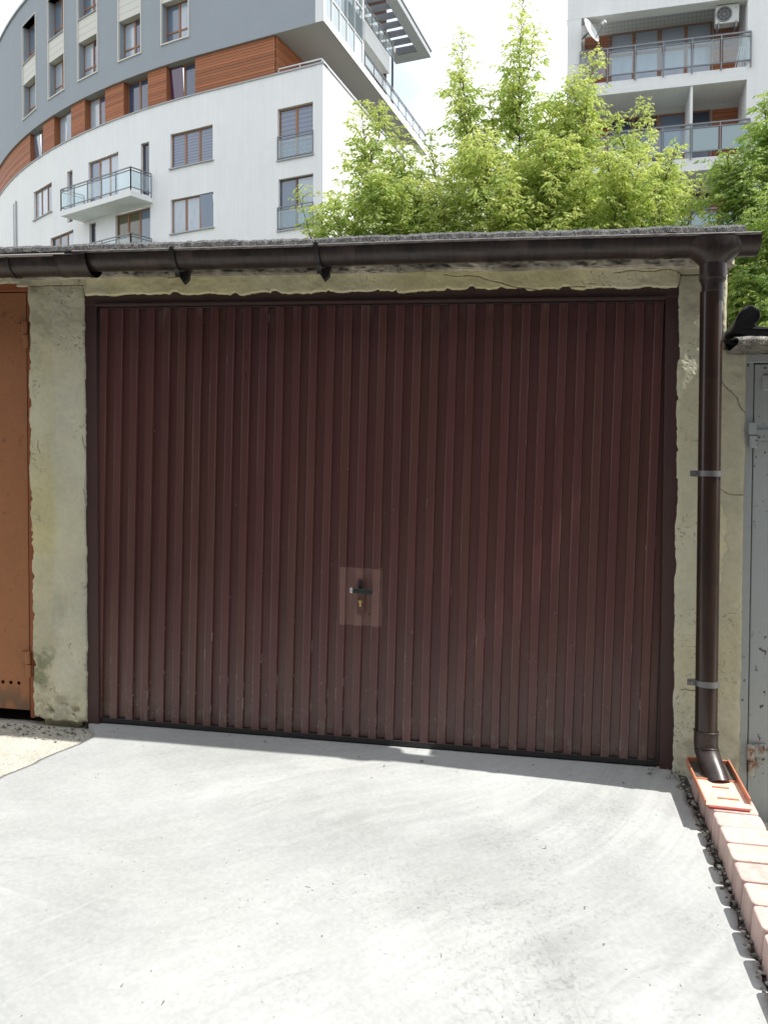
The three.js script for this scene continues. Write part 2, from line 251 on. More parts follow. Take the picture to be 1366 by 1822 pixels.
{ // soil-filled gap between ramp and kerb, thinning under the door
  const g = grid(8, 160, (u, v) => { const z = lerp(2.6, -0.04, v), x = lerp(1.28, 1.365, u); return [x, rampY(x, z) - 0.012 + 0.016 * (fbm(x * 60, z * 40, 3) - 0.6), z]; });
  uvPlane(g, 'x', 'z', 0, 0, 0.35, 0.35); struct('soil_strip', g, soil, 'dark soil and grit in the gap beside the brick kerb');
}

/* ---------- brown garage ---------- */
const garage = thing('garage', 'flat roofed plastered garage with a wide brown corrugated up-and-over door', 'garage', [0, 0, -2]);
const slabEdgeMat = M([1, 1, 1], 0.95, { map: colorTex(1024, 128, (u, v, c) => { const x = u * 26, y = v * 3, a = fbm(x * 0.7, y * 0.8, 5), b = fbm(x * 9 + 4, y * 9, 4), m = sstep(0.38, 0.62, a), L = lerp(0.26, 0.52, m) * (0.75 + 0.5 * b); c[0] = L * 1.02; c[1] = L * 0.93; c[2] = L * 0.76; }), bumpMap: gritBump, bumpScale: 0.02 });
const uvP = (g) => uvPlane(g, 'x', 'y', PX0, PY0, PW, PH);
/* rough plaster strip with ragged edges; first and last rows turn back into the wall */
function plasterStrip(xl, xr, v0, v1, z, nu, nv, rough, axis = 'v', extra) {
  const g = grid(nu, nv, (a, b) => {
    const i = Math.round(a * nu), j = Math.round(b * nv), ea = i === 0 || i === nu, eb = j === 0 || j === nv;
    const s = clamp((i - 1) / (nu - 2)), t = clamp((j - 1) / (nv - 2)); let x, y;
    if (axis === 'v') { const yy0 = typeof v0 === 'function' ? v0(lerp(xl(1), xr(1), s)) : v0; y = lerp(yy0, v1, t); x = lerp(xl(y), xr(y), s); } else { x = lerp(xl, xr, s); y = lerp(v0(x), v1(x), t); }
    const d = Math.min(s, 1 - s) * (axis === 'v' ? 1 : 6), rnde = 0.008 * Math.pow(1 - clamp(d * 12), 2);
    let zz = z + rough * (fbm(x * 14 + 3, y * 14, 4) - 0.5) + rough * 0.8 * (fbm(x * 3, y * 2.5 + 7, 3) - 0.5) - rnde + (extra ? extra(x, y) : 0); if (ea || eb) zz = -0.06; return [x, y, zz];
  });
  return fall(uvP(g));
}
const rag = (amp, f, s) => (y) => amp * (fbm(y * f + s, s, 4) - 0.5) * 2 + amp * 0.55 * (fbm(y * 75 + s, s + 3, 3) - 0.5) + amp * 0.9 * sstep(0.62, 0.74, fbm(y * 22, s + 9, 3));
const r1 = rag(0.010, 12, 3), r2 = rag(0.008, 10, 8), r3 = rag(0.011, 14, 15), r4 = rag(0.009, 12, 25), r5 = rag(0.012, 11, 35);
part('pillar', plasterStrip((y) => -1.6 + 0.018 * (1 - y / 2.05) * 0.6 + r1(y), (y) => -1.318 + r2(y) * 0.5, (x) => -0.004 + 0.024 * fbm(x * 30, 4, 3), 2.045, 0.012, 60, 240, 0.016, 'v', (x, y) => -0.03 * sstep(0.56, 0.7, fbm(x * 16, y * 22, 3)) * (1 - sstep(0.03, 0.14, y))), plaster, garage, 'left plastered pillar with peeling grey and yellowish coats');
part('pillar', plasterStrip((y) => 1.313 + r3(y) * 0.7, (y) => (y > 1.74 ? 1.497 : 1.574) + r4(y) * 0.3, -0.2, 2.045, 0.010, 60, 260, 0.016, 'v', (x, y) => -0.005 * flake(x, y)), plaster, garage, 'right plastered pillar behind the downpipe with flaking render');
part('lintel', plasterStrip(-1.66, 1.5, (x) => 1.995 + 0.008 * Math.max(0, x + 1.2) * 0.1 + 1.0 * r5(x) * (Math.abs(x) < 1.3 ? 1 : 0) + (x < -1.31 || x > 1.31 ? 0.05 : 0), (x) => 2.078 + 0.6 * r1(x * 2), 0.014, 360, 14, 0.012, 'h'), plaster, garage, 'plaster band over the garage door with a ragged lower edge');
part('slab_edge', plasterStrip(-1.66, 1.515, (x) => 2.066 + 0.012 * fbm(x * 9, 40, 3), () => 2.16, 0.045, 360, 12, 0.03, 'h', (x, y) => 0.012 * (fbm(x * 20, y * 30, 3) - 0.5)), slabEdgeMat, garage, 'crumbling concrete roof slab edge under the gutter');
part('side_wall', [fall(rbox(1.37, 1.5, -0.6, 2.1, -5.6, -0.03, 0.01)), fall(rbox(-1.56, -1.36, -0.6, 2.1, -5.6, -0.03, 0.01)), fall(box(-1.36, 1.37, -0.6, 2.1, -5.6, -5.5))].map(uvP), plaster, garage);
{ // broken plaster on the end of the wall above the lower roof
  const g = grid(40, 50, (u, v) => { const z = lerp(0.0, -0.7, u), y = lerp(1.68, 2.12, v); return [1.503 + 0.02 * (fbm(z * 20, y * 20, 4) - 0.35) , y, z - 0.005]; });
  part('end_face', fall(uvPlane(g, 'z', 'y', PX0, PY0, PW, PH)), plaster, garage, 'rough broken plaster on the right end of the garage wall');
}
/* roof slab with a rounded felt nose standing above the gutter */
function roofFelt(x0, x1, dv, nx, step) {
  const prof = [[0.05, 2.125], [0.09, 2.13], [0.115, 2.145], [0.127, 2.163], [0.122, 2.183], [0.106, 2.196], [0.08, 2.203], [0.03, 2.208], [-0.05, 2.212], [-0.3, 2.222], [-1.2, 2.25], [-5.7, 2.34], [-5.7, 2.2], [-0.5, 2.11], [0.05, 2.118]];
  const g = grid(nx, prof.length - 1, (a, b) => { const p = prof[Math.round(b * (prof.length - 1))], x = lerp(x0, x1, a), k = p[0] > -0.4 ? 1 : 0; const n = (fbm(x * 5, p[0] * 9 + step, 3) - 0.5) * 0.014 + (fbm(x * 60, p[0] * 60 + p[1] * 60, 3) - 0.5) * 0.009; return [x, p[1] + dv(x) + k * n, p[0] + k * n * 0.7]; });
  { let acc = 0; const arc = prof.map((p, i) => (acc += i ? Math.hypot(p[0] - prof[i - 1][0], p[1] - prof[i - 1][1]) : 0)), uv = g.attributes.uv; for (let i = 0; i < uv.count; i++) uv.setXY(i, lerp(x0, x1, uv.getX(i)) / 0.3, arc[Math.round(uv.getY(i) * (prof.length - 1))] / 0.3); }
  const cap = (x) => { const s = new THREE.Shape(prof.map((p) => new THREE.Vector2(p[0], p[1]))); const c = new THREE.ShapeGeometry(s); const P = c.attributes.position; for (let i = 0; i < P.count; i++) P.setXYZ(i, x, P.getY(i) + dv(x), P.getX(i)); return c; };
  const gg = merge([g.toNonIndexed(), uvPlane(cap(x0), 'z', 'y', 0, 0, 0.3, 0.3), uvPlane(cap(x1), 'z', 'y', 0, 0, 0.3, 0.3)]); gg.computeVertexNormals(); return fall(gg);
}
part('floor', fall(box(-1.36, 1.37, -1.1, -0.05, -5.5, -0.07)), M([0.2, 0.19, 0.18], 0.95), garage);
part('roofing_felt', roofFelt(-1.5, 1.535, (x) => 0.009 + 0.002 * x, 420, 2), felt, garage, 'grey gritty roofing felt along the roof edge');
/* frame */
part('door_frame', [fall(rbox(-1.335, -1.262, -0.02, 2.012, -0.09, -0.004)), fall(rbox(1.262, 1.335, -0.02, 2.012, -0.09, -0.004)), fall(rbox(-1.33, 1.33, 1.957, 2.02, -0.09, -0.002)), fall(rbox(-1.262, 1.262, 1.949, 1.96, -0.03, 0.012, 0.003))], brownFrame, garage, 'brown steel frame around the garage door');
part('door_frame_edge', [fall(box(-1.32, -1.262, -0.03, 1.99, -0.12, -0.09)), fall(box(1.262, 1.32, -0.03, 1.99, -0.12, -0.09)), fall(box(-1.32, 1.32, 1.93, 1.99, -0.12, -0.09))], brownFrame, garage);
/* the leaf hangs slightly out of square */
const lean = new THREE.Matrix4().set(1, 0.0225, 0, 0, 0, 1, 0, 0, 0, 0, 1, 0, 0, 0, 0, 1);
const L = (g) => fall(g.applyMatrix4(lean));
const leafZ = -0.018;
{
  const P = []; const prof = [[0.0, -0.017], [0.02, -0.0165], [0.05, -0.001], [0.06, 0.0], [0.49, 0.0], [0.5, -0.001], [0.555, -0.0165], [0.57, -0.017]];
  for (let i = 0; i < NR; i++) for (const [t, z] of prof) P.push([LX0 + (i + t) * RP, z + leafZ]); P.push([LX1, leafZ - 0.017]);
  const nv = 40, g = grid(P.length - 1, nv, (u, v) => { const [x, z] = P[Math.round(u * (P.length - 1))], y = lerp(LV0 + 0.014, LV1 - 0.004, v); return [x + 0.0012 * (fbm(x * 8, y * 2, 2) - 0.5), y, z + 0.006 * (fbm(x * 1.5, y * 1.5 + 8, 2) - 0.5) + 0.005 * (fbm(x * 9, y * 3, 2) - 0.5)]; });
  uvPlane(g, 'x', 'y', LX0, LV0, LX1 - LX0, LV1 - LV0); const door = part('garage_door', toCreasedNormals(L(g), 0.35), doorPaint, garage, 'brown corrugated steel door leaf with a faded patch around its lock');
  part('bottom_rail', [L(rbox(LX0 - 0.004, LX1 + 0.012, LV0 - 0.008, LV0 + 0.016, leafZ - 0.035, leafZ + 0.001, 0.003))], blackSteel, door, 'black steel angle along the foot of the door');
  part('side_rail', [L(rbox(LX1 - 0.002, LX1 + 0.017, LV0, LV1, leafZ - 0.03, leafZ + 0.006, 0.003))], M([0.024, 0.019, 0.018], 0.35), door, 'worn black edge rail on the right of the door');
  part('side_rail', [L(rbox(LX0 - 0.006, LX0 + 0.004, LV0, LV1, leafZ - 0.03, leafZ + 0.004, 0.003))], blackSteel, door);
  part('top_rail', [L(rbox(LX0 - 0.004, LX1 + 0.014, LV1 - 0.006, LV1 + 0.003, leafZ - 0.03, leafZ - 0.001, 0.003))], blackSteel, door);
  part('backing', [L(box(LX0, LX1, LV0 + 0.01, LV1 - 0.01, leafZ - 0.06, leafZ - 0.034))], brownFrame, door);
  // lock
  const cx = -0.0285; const rr2 = (w, h, r) => { const s = new THREE.Shape(); s.moveTo(-w + r, -h); s.lineTo(w - r, -h); s.quadraticCurveTo(w, -h, w, -h + r); s.lineTo(w, h - r); s.quadraticCurveTo(w, h, w - r, h); s.lineTo(-w + r, h); s.quadraticCurveTo(-w, h, -w, h - r); s.lineTo(-w, -h + r); s.quadraticCurveTo(-w, -h, -w + r, -h); return s; };
  const plate = new THREE.ExtrudeGeometry(rr2(0.0145, 0.078, 0.006), { depth: 0.003, bevelSize: 0.0015, bevelThickness: 0.0015, bevelSegments: 2 }).translate(cx, 0.659, leafZ + 0.001);
  const lock = part('lock_plate', L(plate), M([0.12, 0.055, 0.046], 0.45), door, 'brown lock plate with lever and brass cylinder');
  part('lock_boss', L(rbox(cx - 0.011, cx + 0.011, 0.693, 0.732, leafZ, leafZ + 0.012, 0.004)), M([0.03, 0.018, 0.016], 0.5), lock);
  const bar = [rbox(cx - 0.034, cx + 0.058, 0.6765, 0.6985, leafZ + 0.03, leafZ + 0.04, 0.004), new THREE.CylinderGeometry(0.009, 0.009, 0.034, 16).rotateX(Math.PI / 2).translate(cx, 0.688, leafZ + 0.018)];
  bar[0].translate(-cx, -0.688, 0).rotateZ(-0.06).translate(cx, 0.688, 0);
  part('handle', bar.map(L), M([0.022, 0.032, 0.03], 0.35), lock, 'dark green black lever handle');
  part('handle_tip', L(rbox(cx - 0.043, cx - 0.03, 0.678, 0.7, leafZ + 0.028, leafZ + 0.042, 0.003)), M([0.75, 0.75, 0.75], 0.25, { metalness: 0.6 }), lock, 'bright metal end of the lever');
  const cyl = [new THREE.CylinderGeometry(0.0085, 0.0085, 0.009, 24).rotateX(Math.PI / 2).translate(cx - 0.001, 0.6375, leafZ + 0.006), rbox(cx - 0.0058, cx + 0.004, 0.614, 0.634, leafZ + 0.001, leafZ + 0.0095, 0.003)];
  part('lock_cylinder', cyl.map(L), M([0.75, 0.55, 0.22], 0.3, { metalness: 0.8 }), lock, 'brass lock cylinder');
  part('key_slot', L(box(cx - 0.0018, cx - 0.0004, 0.636, 0.646, leafZ + 0.0101, leafZ + 0.0108)), voidMat, lock);
  const rv = []; for (const [x, y] of [[cx, 0.592], [cx - 0.028, 0.583], [cx + 0.036, 0.58]]) rv.push(L(new THREE.SphereGeometry(0.0028, 8, 6).scale(1, 1, 0.5).translate(x, y, leafZ + (x === cx ? 0.006 : -0.011))));
  for (const g2 of rv) part('rivet', g2, M([0.05, 0.025, 0.022], 0.5), lock);
}
/* gutter */
const GZ = 0.15, GR = 0.066, gv = (x) => 2.131 + 0.004 * (x + 1.3);
function halfPipe(x0, x1, r, dv = 0, t = 0.003, z = GZ) {
  const n = 20, prof = []; for (let i = 0; i <= n; i++) { const a = Math.PI + (i / n) * Math.PI; prof.push([Math.cos(a) * r, Math.sin(a) * r]); } const inn = prof.map(([a, b]) => [a * (1 - t / r), b * (1 - t / r) + 0.0001]).reverse();
  const lip = [[r + 0.003, 0.001], [r + 0.003, 0.004], [r, 0.006], [r - 0.006, 0.005], [r - 0.007, 0.001]]; const all = [...prof, ...lip, ...inn, prof[0]];
  return toCreasedNormals(fall(uvPlane(grid(Math.max(2, Math.round((x1 - x0) / 0.08)), all.length - 1, (a, b) => { const p = all[Math.round(b * (all.length - 1))], x = lerp(x0, x1, a); return [x, gv(x) + dv + p[1] + 0.002 * Math.sin(x * 3.1), z + p[0] + 0.0015 * Math.sin(x * 7)]; }), 'x', 'y', 0, 0, 0.7, 0.7)), 0.6);
}
const gutter = part('gutter', halfPipe(-1.25, 1.565, GR), gutterMat, garage, 'brown half-round gutter along the garage roof, stained and dusty');
{ const h = new THREE.Shape(); h.absarc(0, 0, GR + 0.002, Math.PI, Math.PI * 2, false); part('gutter_bead', fall(tube(Array.from({ length: 15 }, (_, i) => { const x = lerp(-1.25, 1.565, i / 14); return [x, gv(x) + 0.003 + 0.002 * Math.sin(x * 3.1), GZ + GR + 0.001 + 0.0015 * Math.sin(x * 7)]; }), 0.0058, 8, 60)), M([1, 1, 1], 0.45, { map: rep(mottled(0.17, 0.155, 0.145, 1.6, 1.5, 256), 12, 1) }), gutter, 'pale worn front bead of the gutter'); part('end_cap', fall(new THREE.ExtrudeGeometry(h, { depth: 0.006, bevelEnabled: false, curveSegments: 20 }).rotateY(Math.PI / 2).translate(1.563, gv(1.565) + 0.004, GZ)), gutterMat, gutter); }
for (const x of [0.55, 1.185, 1.245]) part('union', halfPipe(x - 0.014, x + 0.014, GR + 0.0035, 0.001), gutterMat, gutter);
part('union', [halfPipe(-1.33, -1.185, GR + 0.008, -0.014), halfPipe(-1.203, -1.185, GR + 0.013, -0.012), halfPipe(-1.334, -1.325, GR + 0.01, -0.014)], gutterMat, gutter, 'gutter union joining the neighbouring gutter');
for (const x of [-0.79, -0.16]) { // strap brackets with a pointed tail below
  const p = []; for (let i = 0; i <= 14; i++) { const a = -0.02 - (i / 14) * 1.25; p.push([Math.cos(a) * (GR + 0.007), Math.sin(a) * (GR + 0.007)]); } p.push([0.005, -GR - 0.03], [-0.03, -GR - 0.018]);
  const g = grid(4, p.length - 1, (a, b) => { const q = p[Math.round(b * (p.length - 1))], X = x + lerp(-0.011, 0.011, a); return [X, gv(X) + q[1], GZ + q[0]]; }), g2 = grid(4, p.length - 1, (a, b) => { const q = p[Math.round(b * (p.length - 1))], X = x + lerp(-0.011, 0.011, a); return [X, gv(X) + q[1] * 1.04, GZ + q[0] * 1.04 + 0.002]; });
  const tail = new THREE.Shape([[-0.02, 0], [0.036, 0.012], [0.03, -0.028], [0.012, -0.045]].map((q) => new THREE.Vector2(...q)));
  part('bracket', [fall(g), fall(g2), fall(new THREE.ExtrudeGeometry(tail, { depth: 0.02, bevelSize: 0.002, bevelThickness: 0.002, bevelSegments: 1 }).translate(x, gv(x) - GR - 0.006, GZ - 0.05)), fall(rbox(x - 0.01, x + 0.01, gv(x) - 0.002, gv(x) + 0.014, GZ + GR - 0.012, GZ + GR + 0.008, 0.002))], M([0.02, 0.018, 0.017], 0.45), gutter, 'dark strap bracket under the gutter');
}
/* outlet funnel, downpipe, elbow */
const PXC = 1.402, PZ = 0.16, PR = 0.042;
{
  const secs = [[2.135, 0.118, 0.0735], [2.112, 0.122, 0.0735], [2.1, 0.118, 0.0735], [2.084, 0.1, 0.0725], [2.066, 0.075, 0.064], [2.05, 0.057, 0.055], [2.042, 0.0495, 0.0495], [1.985, 0.0495, 0.0495], [1.981, 0.047, 0.047], [1.962, 0.0405, 0.0405], [1.9, 0.0405, 0.0405]];
  const g = grid(40, secs.length - 1, (a, b) => { const [y, rx, rz] = secs[Math.round(b * (secs.length - 1))], t = a * Math.PI * 2; return [PXC + 0.004 + rx * Math.cos(t), y, PZ + rz * Math.sin(t)]; });
  part('outlet_funnel', toCreasedNormals(fall(uvPlane(g, 'x', 'y', 0, 0, 0.5, 0.5)), 0.5), gutterMat, gutter, 'brown outlet funnel at the right end of the gutter');
  const pts = [[PXC, 1.945, PZ], [PXC + 0.006, 0.16, PZ], [PXC + 0.006, 0.13, PZ]], el = [[PXC + 0.006, 0.175, PZ], [PXC + 0.006, 0.12, PZ], [PXC + 0.009, 0.095, PZ + 0.006], [PXC + 0.016, 0.06, PZ + 0.032], [PXC + 0.026, 0.02, PZ + 0.075], [PXC + 0.03, -0.004, PZ + 0.1]].map(([x, y, z]) => [x, y + 0.045, z]);
  const straight = (r, y0, y1) => { const q = new THREE.CylinderGeometry(r, r, y1 - y0, 40, 24, true); return q.translate(0, (y0 + y1) / 2, 0); };
  const main = straight(PR, 0.13, 1.935); { const p = main.attributes.position; for (let i = 0; i < p.count; i++) p.setXYZ(i, p.getX(i) + PXC + 0.006 * (1 - p.getY(i) / 1.935), p.getY(i), p.getZ(i) + PZ); }
  const rim = new THREE.TorusGeometry(PR - 0.001, 0.0022, 8, 40).rotateX(Math.PI / 2).translate(PXC, 1.935, PZ);
  const pipe = part('downpipe', [fall(uvPlane(main, 'x', 'y', 0, 0, 0.8, 0.8)), fall(rim)], pipeMat, garage, 'glossy dark brown downpipe fixed to the right pillar');
  const elbow = part('elbow', [fall(tube(el, PR + 0.003, 32, 40)), fall(new THREE.TorusGeometry(PR + 0.003, 0.003, 8, 36).rotateX(Math.PI / 2).translate(PXC + 0.006, 0.175 + 0.045, PZ)), fall(new THREE.TorusGeometry(PR + 0.0035, 0.003, 8, 36).rotateX(Math.PI / 2).rotateX(-0.35).translate(PXC + 0.008, 0.145, PZ + 0.003))], gutterMat, pipe, 'brown elbow at the foot of the downpipe');
  for (const y of [1.232, 0.41]) {
    const x = PXC + 0.005; const ring = new THREE.CylinderGeometry(PR + 0.003, PR + 0.003, 0.022, 40, 1, true), rin = new THREE.CylinderGeometry(PR + 0.0045, PR + 0.0045, 0.022, 40, 1, true);
    const c = part('pipe_clamp', [ring, rin, new THREE.RingGeometry(PR, PR + 0.0045, 40).rotateX(-Math.PI / 2).translate(0, 0.011, 0), new THREE.RingGeometry(PR, PR + 0.0045, 40).rotateX(-Math.PI / 2).translate(0, -0.011, 0)].map((g2) => fall(g2.translate(x, y, PZ))).concat([fall(rbox(x - 0.075, x - PR + 0.004, y - 0.012, y + 0.012, PZ + 0.004, PZ + 0.008, 0.001)), fall(rbox(x - 0.068, x - PR + 0.004, y - 0.012, y + 0.012, PZ - 0.006, PZ - 0.002, 0.001)), fall(rod([x - 0.0, y, PZ - PR], [x, y, -0.01], 0.005))]), steel, pipe, 'galvanised clamp around the downpipe');
    part('bolt', [fall(rod([x - 0.06, y, PZ - 0.016], [x - 0.06, y, PZ + 0.02], 0.0035)), fall(new THREE.CylinderGeometry(0.007, 0.007, 0.005, 6).rotateX(Math.PI / 2).translate(x - 0.06, y, PZ + 0.011))], M([0.3, 0.29, 0.27], 0.4, { metalness: 0.8 }), c);
  }
}

/* ---------- left neighbour: orange door ---------- */
const leftG = thing('garage', 'neighbouring garage at the left edge with an orange brown steel door', 'garage', [-2.9, 0, -2]);
const orangeTex = colorTex(1024, 768, (u, v, c) => { const x = u * 2.6, y = v * 2.1, t = 1 + 0.22 * (fbm(x * 5, y * 3, 4) - 0.5) + 0.14 * (fbm(x * 60, y * 50, 3) - 0.5), d = sstep(0.5, 0.72, fbm(x * 12, y * 12 + 4, 4)) * (1 - sstep(0.04, 0.22, y)); const ru = sstep(0.74, 0.8, fbm(x * 30 + 3, y * 20, 4)); c[0] = 0.34 * t; c[1] = 0.142 * t; c[2] = 0.06 * t; for (let q = 0; q < 3; q++) c[q] = lerp(lerp(c[q], [0.12, 0.09, 0.06][q], 0.7 * d), [0.16, 0.06, 0.03][q], ru * 0.6); });
const orange = M([1, 1, 1], 0.6, { map: orangeTex, bumpMap: gritBump, bumpScale: 0.0015 });
const uvO = (g) => uvPlane(g, 'x', 'y', -4.22, 0.02, 2.6, 2.1);
{
  const s = new THREE.Shape([[-4.2, 0.035], [-1.626, 0.035], [-1.626, 2.02], [-4.2, 2.02]].map((p) => new THREE.Vector2(...p)));
  for (let i = 0; i < 8; i++) { const h = new THREE.Path(); h.absellipse(-1.682 - 0.042 * i, 0.162, 0.0095, 0.0095, 0, Math.PI * 2, true); s.holes.push(h); }
  const leaf = part('garage_door', fall(uvO(new THREE.ExtrudeGeometry(s, { depth: 0.004, bevelEnabled: false, curveSegments: 12 }).translate(0, 0, -0.022))), orange, leftG, 'orange brown sheet steel door with a row of vent holes');
  part('backing', fall(box(-4.15, -1.64, 0.05, 2.0, -0.06, -0.04)), orange, leaf);
  part('door_frame', [fall(uvO(rbox(-1.619, -1.594, 0.0, 2.06, -0.06, -0.012, 0.003))), fall(uvO(rbox(-4.26, -1.6, 2.026, 2.062, -0.06, -0.011, 0.003)))], M([0.85, 0.62, 0.6], 0.6, { map: orangeTex }), leftG, 'red brown angle frame of the orange door');
  for (const y of [1.82, 0.26]) part('hinge', [0, 1].map((k) => fall(uvO(new THREE.CylinderGeometry(0.0125, 0.0125, 0.058, 14).translate(-1.621 + 0.004 * k, y + (k ? -0.031 : 0.031), 0.0)))).concat([fall(uvO(rbox(-1.662, -1.62, y + 0.008, y + 0.055, -0.016, -0.006, 0.002))), fall(uvO(rbox(-1.62, -1.6, y - 0.05, y - 0.006, -0.016, -0.006, 0.002)))]), orange, leftG, 'barrel hinge of the orange door');
}
part('lintel', plasterStrip(-4.6, -1.6, (x) => 2.062 + 0.5 * r4(x * 2), (x) => 2.1 + 0.4 * r1(x), 0.012, 160, 10, 0.014, 'h'), plaster, leftG);
part('slab_edge', plasterStrip(-4.6, -1.62, (x) => 2.076 + 0.012 * fbm(x * 9, 44, 3), () => 2.15, 0.05, 160, 10, 0.03, 'h'), plaster, leftG);
part('side_wall', [fall(uvP(box(-4.7, -4.25, -0.6, 2.1, -5.6, 0.0))), fall(uvP(box(-4.3, -1.57, -0.6, 2.1, -5.6, -5.5)))], plaster, leftG);
part('floor', fall(box(-4.25, -1.56, -1.1, -0.05, -5.5, -0.07)), M([0.2, 0.19, 0.18], 0.95), leftG);
part('roofing_felt', roofFelt(-4.7, -1.43, () => 0.002, 300, 5), felt, leftG, 'dark gritty roofing felt with a lifted joint');
{
  const gz = 0.145, g = part('gutter', halfPipe(-4.6, -1.3, GR - 0.001, -0.018, 0.003, gz), gutterMat, leftG, 'older dusty brown gutter of the left garage');
  part('bracket', [halfPipe(-1.57, -1.558, GR + 0.004, -0.018, 0.003, gz)], M([0.03, 0.025, 0.023], 0.5), g);
  part('gutter_bead', [fall(rod([-2.6, gv(-2.6) - 0.004, gz + GR + 0.004], [-1.29, gv(-1.29) - 0.006, gz + GR + 0.004], 0.0065, 12))], M([0.3, 0.28, 0.26], 0.5), g, 'pale worn front bead of the old gutter');
}

/* ---------- right neighbour: grey door, lower roof ---------- */
const rightG = thing('garage', 'lower neighbouring garage at the right edge with a pale grey steel door', 'garage', [2.9, -0.2, -2]);
const greyTex = colorTex(1024, 768, (u, v, c) => { const x = u * 2.4, y = v * 2.1, t = 1 + 0.1 * (fbm(x * 4, y * 3, 4) - 0.5) + 0.08 * (fbm(x * 60, y * 60, 3) - 0.5), ch = sstep(0.77, 0.8, fbm(x * 60 + 7, y * 50, 3)) * sstep(0.45, 0.6, fbm(x * 4, y * 5, 2)), ru = sstep(0.6, 0.75, fbm(x * 16, y * 16 + 3, 4)) * sstep(0.06, 0.0, Math.abs(y - 0.3) - 0.06) * (x < 0.12 ? 1 : 0); c[0] = 0.35 * t; c[1] = 0.385 * t; c[2] = 0.39 * t; for (let q = 0; q < 3; q++) c[q] = lerp(lerp(c[q], [0.05, 0.045, 0.04][q], ch), [0.2, 0.08, 0.03][q], ru * 0.8); });
const greyDoor = M([1, 1, 1], 0.55, { map: greyTex });
const uvG = (g) => uvPlane(g, 'x', 'y', 1.57, -0.25, 2.4, 2.1);
{
  const leaf = part('garage_door', [fall(uvG(rbox(1.611, 3.9, -0.2, 1.685, -0.03, -0.008, 0.004))), fall(uvG(rbox(1.64, 3.85, 1.58, 1.64, -0.012, 0.0, 0.004)))], greyDoor, rightG, 'pale grey steel door with chipped paint');
  part('strap', fall(uvG(rbox(1.62, 2.1, 1.378, 1.42, -0.01, 0.0, 0.002))), greyDoor, leaf); part('strap', fall(uvG(rbox(1.632, 1.68, 0.083, 0.135, -0.008, 0.006, 0.004))), greyDoor, leaf);
  part('door_frame', [fall(uvG(rbox(1.573, 1.607, -0.26, 1.722, -0.05, -0.006, 0.003))), fall(uvG(rbox(1.573, 3.95, 1.69, 1.724, -0.05, -0.004, 0.003)))], greyDoor, rightG, 'grey angle frame of the grey door');
  part('hinge', [0, 1].map((k) => fall(uvG(rbox(1.588 + 0.004 * k, 1.617 + 0.004 * k, 1.398 - 0.052 * k, 1.446 - 0.052 * k, -0.008, 0.014, 0.003)))), greyDoor, rightG, 'welded grey hinge near the top of the grey door');
  const rust = M([1, 1, 1], 0.85, { map: colorTex(256, 256, (u, v, c) => { const t = sstep(0.42, 0.62, fbm(u * 7, v * 7, 4)); c[0] = lerp(0.4, 0.22, t); c[1] = lerp(0.38, 0.1, t); c[2] = lerp(0.33, 0.045, t); }) });
  part('hinge', [new THREE.CylinderGeometry(0.0145, 0.0145, 0.06, 16).translate(1.617, 0.1, 0.006), new THREE.CylinderGeometry(0.0105, 0.0125, 0.055, 14).translate(1.619, 0.035, 0.006)].map((g) => fall(uvPlane(g, 'x', 'y', 1.6, 0, 0.12, 0.12))), rust, rightG, 'rusty barrel hinge near the foot of the grey door');
  part('hinge_pin', fall(rod([1.619, 0.066, 0.008], [1.66, 0.06, 0.016], 0.0035)), rust, rightG);
}
part('side_wall', [fall(uvP(box(1.5, 1.56, -0.7, 1.7, -5.6, -0.05))), fall(uvP(box(3.95, 4.4, -0.7, 1.7, -5.6, 0.0))), fall(uvP(box(1.55, 4, -0.7, 1.7, -5.6, -5.5)))], plaster, rightG);
